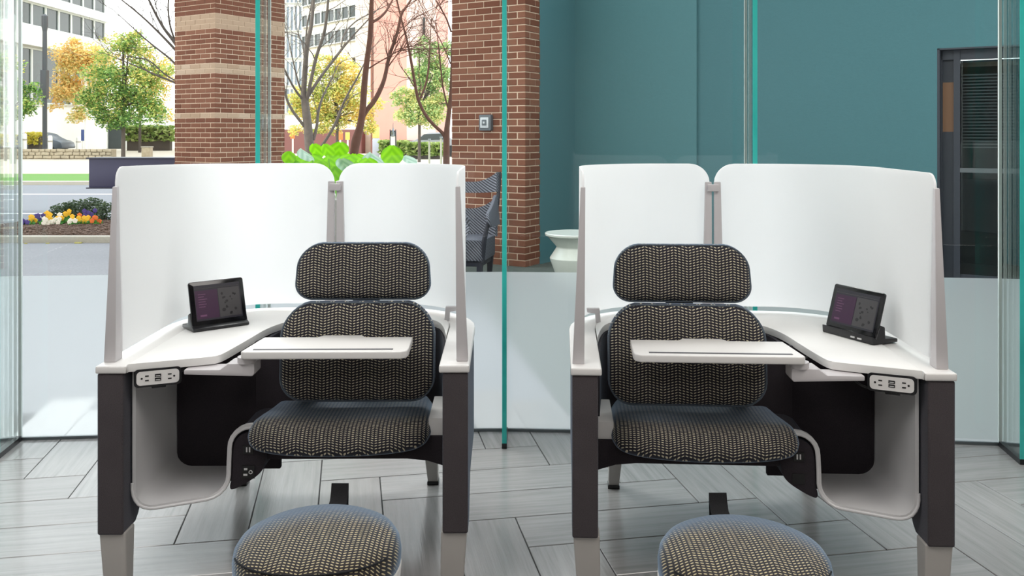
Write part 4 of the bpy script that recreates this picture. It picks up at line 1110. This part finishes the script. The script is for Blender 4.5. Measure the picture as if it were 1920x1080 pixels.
# ---- street furniture
def lamp_post(px, d, y0, label, mat, r):
    b = atd(px, 250, d); k = d / FPX; zt = atd(px, y0, d).z
    t = thing('lamp_post', label, 'lamp post', (b.x, d, 0), 0, 'lamp posts')
    build('pole', G().lathe([(r * k, -.05), (r * k * .95, zt * .95), (r * k * .8, zt)], 12), mat, t)
    build('base_sleeve', G().lathe([(r * k * 1.1, -.05), (r * k * 1.1, .55), (r * k, .6)], 12), mat, t)
    build('signal_box', G().box(-r * k * 1.5, r * k * 1.1, -.15, .2, zt * .42, zt * .62), mat, t, bevel=.03)
    build('head', G().lathe([(r * k * .8, zt * .88), (r * k * 1.35, zt * .93), (r * k * 1.35, zt), (.05, zt + .1)], 12), mat, t)
lamp_post(84, 48, 30, 'tall dark lamp post in front of the white office building', 'lamp_post_metal', 4.2)
lamp_post(24, 40, 30, 'pale lamp post seen through the side glass fin', 'pale_post', 4.0)
def bollard(px, y0, y1, d, label):
    b = atd(px, 250, d); k = d / FPX; zt = atd(px, y0, d).z; z0 = atd(px, y1, d).z
    t = thing('bollard', label, 'bollard', (b.x, d, 0), 0, 'white bollards')
    build('post', G().lathe([(4 * k, -.02), (4 * k, zt - .1), (3.4 * k, zt - .02), (.03, zt)], 12), 'white_post', t)
    build('collar', G().lathe([(4.4 * k, zt * .7), (4.4 * k, zt * .76)], 12), 'kerb_stone', t)
bollard(46, 250, 280, 51, 'white bollard between the fin and the yellow shrub'); bollard(94, 254, 280, 50, 'white bollard just right of the dark lamp post'); bollard(147, 257, 280, 55, 'white bollard below the golden tree')
def sign(px, y0, y1, hw, d, label, mat, name='street_sign'):
    b = atd(px, 250, d); k = d / FPX; za, zb2 = atd(px, y1, d).z, atd(px, y0, d).z
    t = thing(name, label, 'sign', (b.x, d, 0), 0, 'street signs')
    build('post', G().lathe([(.05, -.05), (.05, zb2)], 8), 'white_post', t)
    build('sign_board', G().box(-hw * k, hw * k, -.08, -.05, za, zb2), mat, t, bevel=.02)
sign(156, 243, 264, 3, 54, 'blue street sign on a white post by the golden tree', 'sign_blue')
sign(638, 247, 262, 5, 55, 'orange sign board low behind the bare trees', 'sign_orange')
sign(652, 248, 262, 4, 56, 'yellow sign board beside the orange one', 'sign_yellow')
sign(549, 247, 260, 4, 56, 'orange sign board beside the striped pillar edge', 'sign_orange')
b = atd(705, 250, 50); k = 50 / FPX
t = thing('banner_pillar', 'square pillar with gold top and pale grey base', 'pillar', (b.x, 50, 0))
build('base', G().box(-6 * k, 6 * k, -.15, .15, 0, atd(0, 259, 50).z), 'banner_base', t, bevel=.02)
build('top', G().box(-6 * k, 6 * k, -.15, .15, atd(0, 259, 50).z, atd(0, 238, 50).z), 'banner_gold', t, bevel=.02)
b = atd(737, 250, 46); k = 46 / FPX
t = thing('sculpture', 'slim steel sculpture with a pointed top by the hedge', 'sculpture', (b.x, 46, 0))
build('plinth', G().box(-4.6 * k, 4.6 * k, -.1, .1, 0, atd(0, 255, 46).z), 'white_post', t, bevel=.02)
for sx in (-1, 1): build('side_rail', G().box(sx * 5.2 * k - .02, sx * 5.2 * k + .02, -.12, .12, 0, atd(0, 243, 46).z), 'lamp_post_metal', t)
build('head', G().lathe([(5 * k, atd(0, 256, 46).z), (5.5 * k, atd(0, 248, 46).z), (2 * k, atd(0, 243, 46).z), (.8 * k, atd(0, 240, 46).z), (.4 * k, atd(0, 230, 46).z)], 8), 'steel', t)
def thin_pole(px, y0, d, label):
    b = atd(px, 250, d); t = thing('thin_pole', label, 'pole', (b.x, d, 0), 0, 'thin poles')
    build('shaft', G().lathe([(.03, -.05), (.03, atd(0, y0, d).z)], 8), 'kerb_stone', t); build('cap', G().lathe([(.045, atd(0, y0, d).z - .02), (.045, atd(0, y0, d).z + .03)], 8), 'steel', t)
thin_pole(805, 262, 26, 'thin pale pole left of the leaning bare tree'); thin_pole(827, 258, 26, 'thin pale pole touching the leaning bare tree')
def car(px, d, L, label, mat, rz=0):
    b = atd(px, 250, d); t = thing('car', label, 'car', (b.x, d, 0), rz, 'parked cars')
    ol = chaikin([(-L / 2, .35), (-L / 2, .75), (-L * .44, .88), (-L * .25, .95), (-L * .12, 1.38), (L * .18, 1.42), (L * .33, 1.0), (L * .47, .85), (L / 2, .6), (L / 2, .35)], 1, True)
    build('body', G().prism(ol[::-1], -.85, .85, 'y'), mat, t, bevel=.08)
    for y in (-.86, .86):
        ol2 = [(-L * .22, .97), (-L * .12, 1.30), (L * .15, 1.33), (L * .27, 1.0)]
        build('side_window', G().prism(ol2[::-1], y - .012, y + .012, 'y'), 'dark_pane', t)
        for x in (-L * .31, L * .31):
            g = G().lathe([(.05, -.1), (.32, -.1), (.33, -.05), (.33, .05), (.32, .1), (.05, .1)], 16)
            g.v = [(x + p[0], y * .9 + p[2], .33 + p[1]) for p in g.v]; build('wheel', g, 'tyre', t)
car(812, 52, 3.6, 'silver car parked beyond the hedge', 'car_grey')
car(66, 55, 4.2, 'dark grey car parked by the white bollards', 'car_dark')

# ---- far buildings
def facade(root, p, q, z0, z1, cols, mat_p, mat_m, depth=.12, name='window', bar=.10):
    """a row of windows between ground points p and q, each with frame and pane"""
    p = Vector((p[0], p[1], 0)); q = Vector((q[0], q[1], 0)); L = (q - p).length; dv = (q - p) / L; a = math.atan2(dv.y, dv.x)
    w_ = L / cols
    for i in range(cols):
        c = p + dv * (w_ * (i + .5))
        M = Matrix.Translation((c.x, c.y, (z0 + z1) / 2)) @ Matrix.Rotation(a, 4, 'Z')
        g = G(); h = z1 - z0
        for sx in (-1, 1): g.obox(M @ Matrix.Translation((sx * (w_ / 2 - bar / 2), -depth / 2, 0)), bar, depth, h)
        for sz in (-1, 1): g.obox(M @ Matrix.Translation((0, -depth / 2, sz * (h / 2 - bar / 2))), w_ - 2 * bar, depth, bar)
        wn = build(name, g, mat_m, root, smooth=False)
        build('pane', G().obox(M @ Matrix.Translation((0, -.02, 0)), w_ - 2 * bar, .03, h - 2 * bar), mat_p, wn, smooth=False)
# white office block on the left (its face runs away from the camera)
t = thing('office_building', 'white office block with dark window bands beyond the street trees', 'building', (-33, 55, 0))
build('body', G().box(-22, 0, -13, 17, -.2, 16), 'white_facade', t, smooth=False)
build('floor_band', G().box(-.1, .6, -13, 17, 7.3, 8.6), 'white_facade', t, smooth=False)
build('floor_band', G().box(-.1, .45, -13, 17, 10.3, 10.9), 'white_facade', t, smooth=False)
build('floor_band', G().box(-.1, .6, -13, 17, 13.4, 14.4), 'white_facade', t, smooth=False)
facade(t, (.02, -12.5), (.02, 16.5), 8.7, 10.3, 16, 'dark_pane', 'mullion')
facade(t, (.02, -12.5), (.02, 16.5), 10.95, 13.3, 16, 'dark_pane', 'mullion')
facade(t, (.02, -12.5), (.02, 16.5), 3.4, 7.2, 16, 'dark_pane', 'mullion')
t = thing('garage_building', 'low white building with tan garage doors behind the street trees', 'building', (atd(170, 250, 78).x, 78, 0))
k = 78 / FPX; X = lambda px: (px - 170) * k
build('body', G().box(X(-40), X(330), .3, 12, -.2, atd(0, 212, 78).z), 'white_facade', t, smooth=False)
zl = atd(0, 233, 78).z
for x0, x1, m_ in ((123, 150, 'tan_door'), (150, 181, 'tan_door'), (202, 232, 'dark_pane'), (40, 98, 'tan_door')):
    dd_ = build('garage_door', G().box(X(x0), X(x1) - .1, .1, .35, 0, zl), m_, t, smooth=False)
    build('transom_window', G().box(X(x0) + .2, X(x1) - .3, .05, .12, zl - .45, zl - .1), 'dark_pane', dd_, smooth=False)
build('canopy', G().box(X(36), X(112), -1.2, .4, zl + .05, zl + .45), 'kerb_stone', t, smooth=False)
for x0 in (101, 182): build('pier', G().box(X(x0), X(x0 + 20), -.1, .4, 0, zl + .2), 'white_facade', t, smooth=False)
# cream office building
t = thing('cream_building', 'cream office building with window bands behind the bare trees', 'building', (0, 0, 0))
pR = Vector((atd(693, 250, 62).x, 62, 0)); pL = Vector((atd(566, 250, 70).x, 70, 0)); t.location = pR
dv = (pL - pR); n_ = Vector((dv.y, -dv.x, 0)).normalized()
if n_.y < 0: n_ = -n_
g = G().prism([(0, 0), (0, 5.5), (dv.x, dv.y + 6), (dv.x, dv.y)], -.2, 24)
build('body', g, 'cream_facade', t, smooth=False, fix=True)
def zpy(py, d): return EYE + (HOR - py) * d / FPX
off = -n_ * .03; v0 = off + dv * .04; v1 = off + dv * .98
c1 = off + dv * .16
for ya, yb in ((28, 2), (72, 45), (-16, -42)):
    facade(t, (v1.x, v1.y), (c1.x, c1.y), zpy(ya, 62), zpy(yb, 62), 8, 'dark_pane', 'mullion', bar=.07)
g0 = off + dv * .22; g1 = off + dv * .05
facade(t, (g0.x, g0.y), (g1.x, g1.y), zpy(121, 62), zpy(104, 62), 1, 'dark_pane', 'cream_facade', bar=.05)
build('ground_storey', G().box(-5.5, -.2, -2.2, -.6, -.1, zpy(243, 60)), 'maroon_facade', t, smooth=False)
build('corner_pier', G().box(-.9, .15, -.5, .3, -.1, 24), 'cream_facade', t, smooth=False)
t = thing('glass_tower', 'blue-grey glass tower beside the striped brick pillar', 'building', (atd(548, 250, 74).x, 74, 0))
k = 74 / FPX
build('body', G().box(-22 * k, 20 * k, .1, 10, -.2, 20), 'white_facade', t, smooth=False)
for r in range(7): facade(t, (-20 * k, .08), (19 * k, .08), 3 + r * 2.3, 5.1 + r * 2.3, 5, 'blue_pane', 'mullion', bar=.08)
# pink tower
t = thing('pink_tower', 'terracotta pink tower rising behind the brown bare tree', 'building', (atd(762, 250, 58).x, 58, 0))
k = 58 / FPX
g = G().prism([(0, 0), (52 * k, 1.2), (60 * k, 9), (-40 * k, 10), (-68 * k, 1.5)], -.2, 22)
build('body', g, 'pink_facade', t, smooth=False, fix=True)
g = G().prism([(0.02, -.05), (52 * k, 1.15), (52 * k, 1.4), (.02, .2)], -.1, 22.0); build('pale_face', g, 'pale_pink_facade', t, smooth=False, fix=True)
build('plinth', G().box(-64 * k, 40 * k, -.35, 1.0, -.1, .9), 'maroon_facade', t, smooth=False)
for r in range(5):
    build('slot_window', G().box(30 * k, 34 * k, .35, .75, 4 + r * 3.4, 5.6 + r * 3.4), 'dark_pane', t, smooth=False)
# ground litter line on the patio
tag(build('fallen_leaves', G().box(-5.95, -5.92, 10.80, 10.82, -.004, .006).box(-5.70, -5.66, 10.82, 10.84, -.004, .006).box(-5.36, -5.28, 10.84, 10.88, -.004, .010), 'yellow_litter', None, smooth=False), 'few yellow fallen leaves lying along the kerb on the patio', 'leaves', kind='stuff')
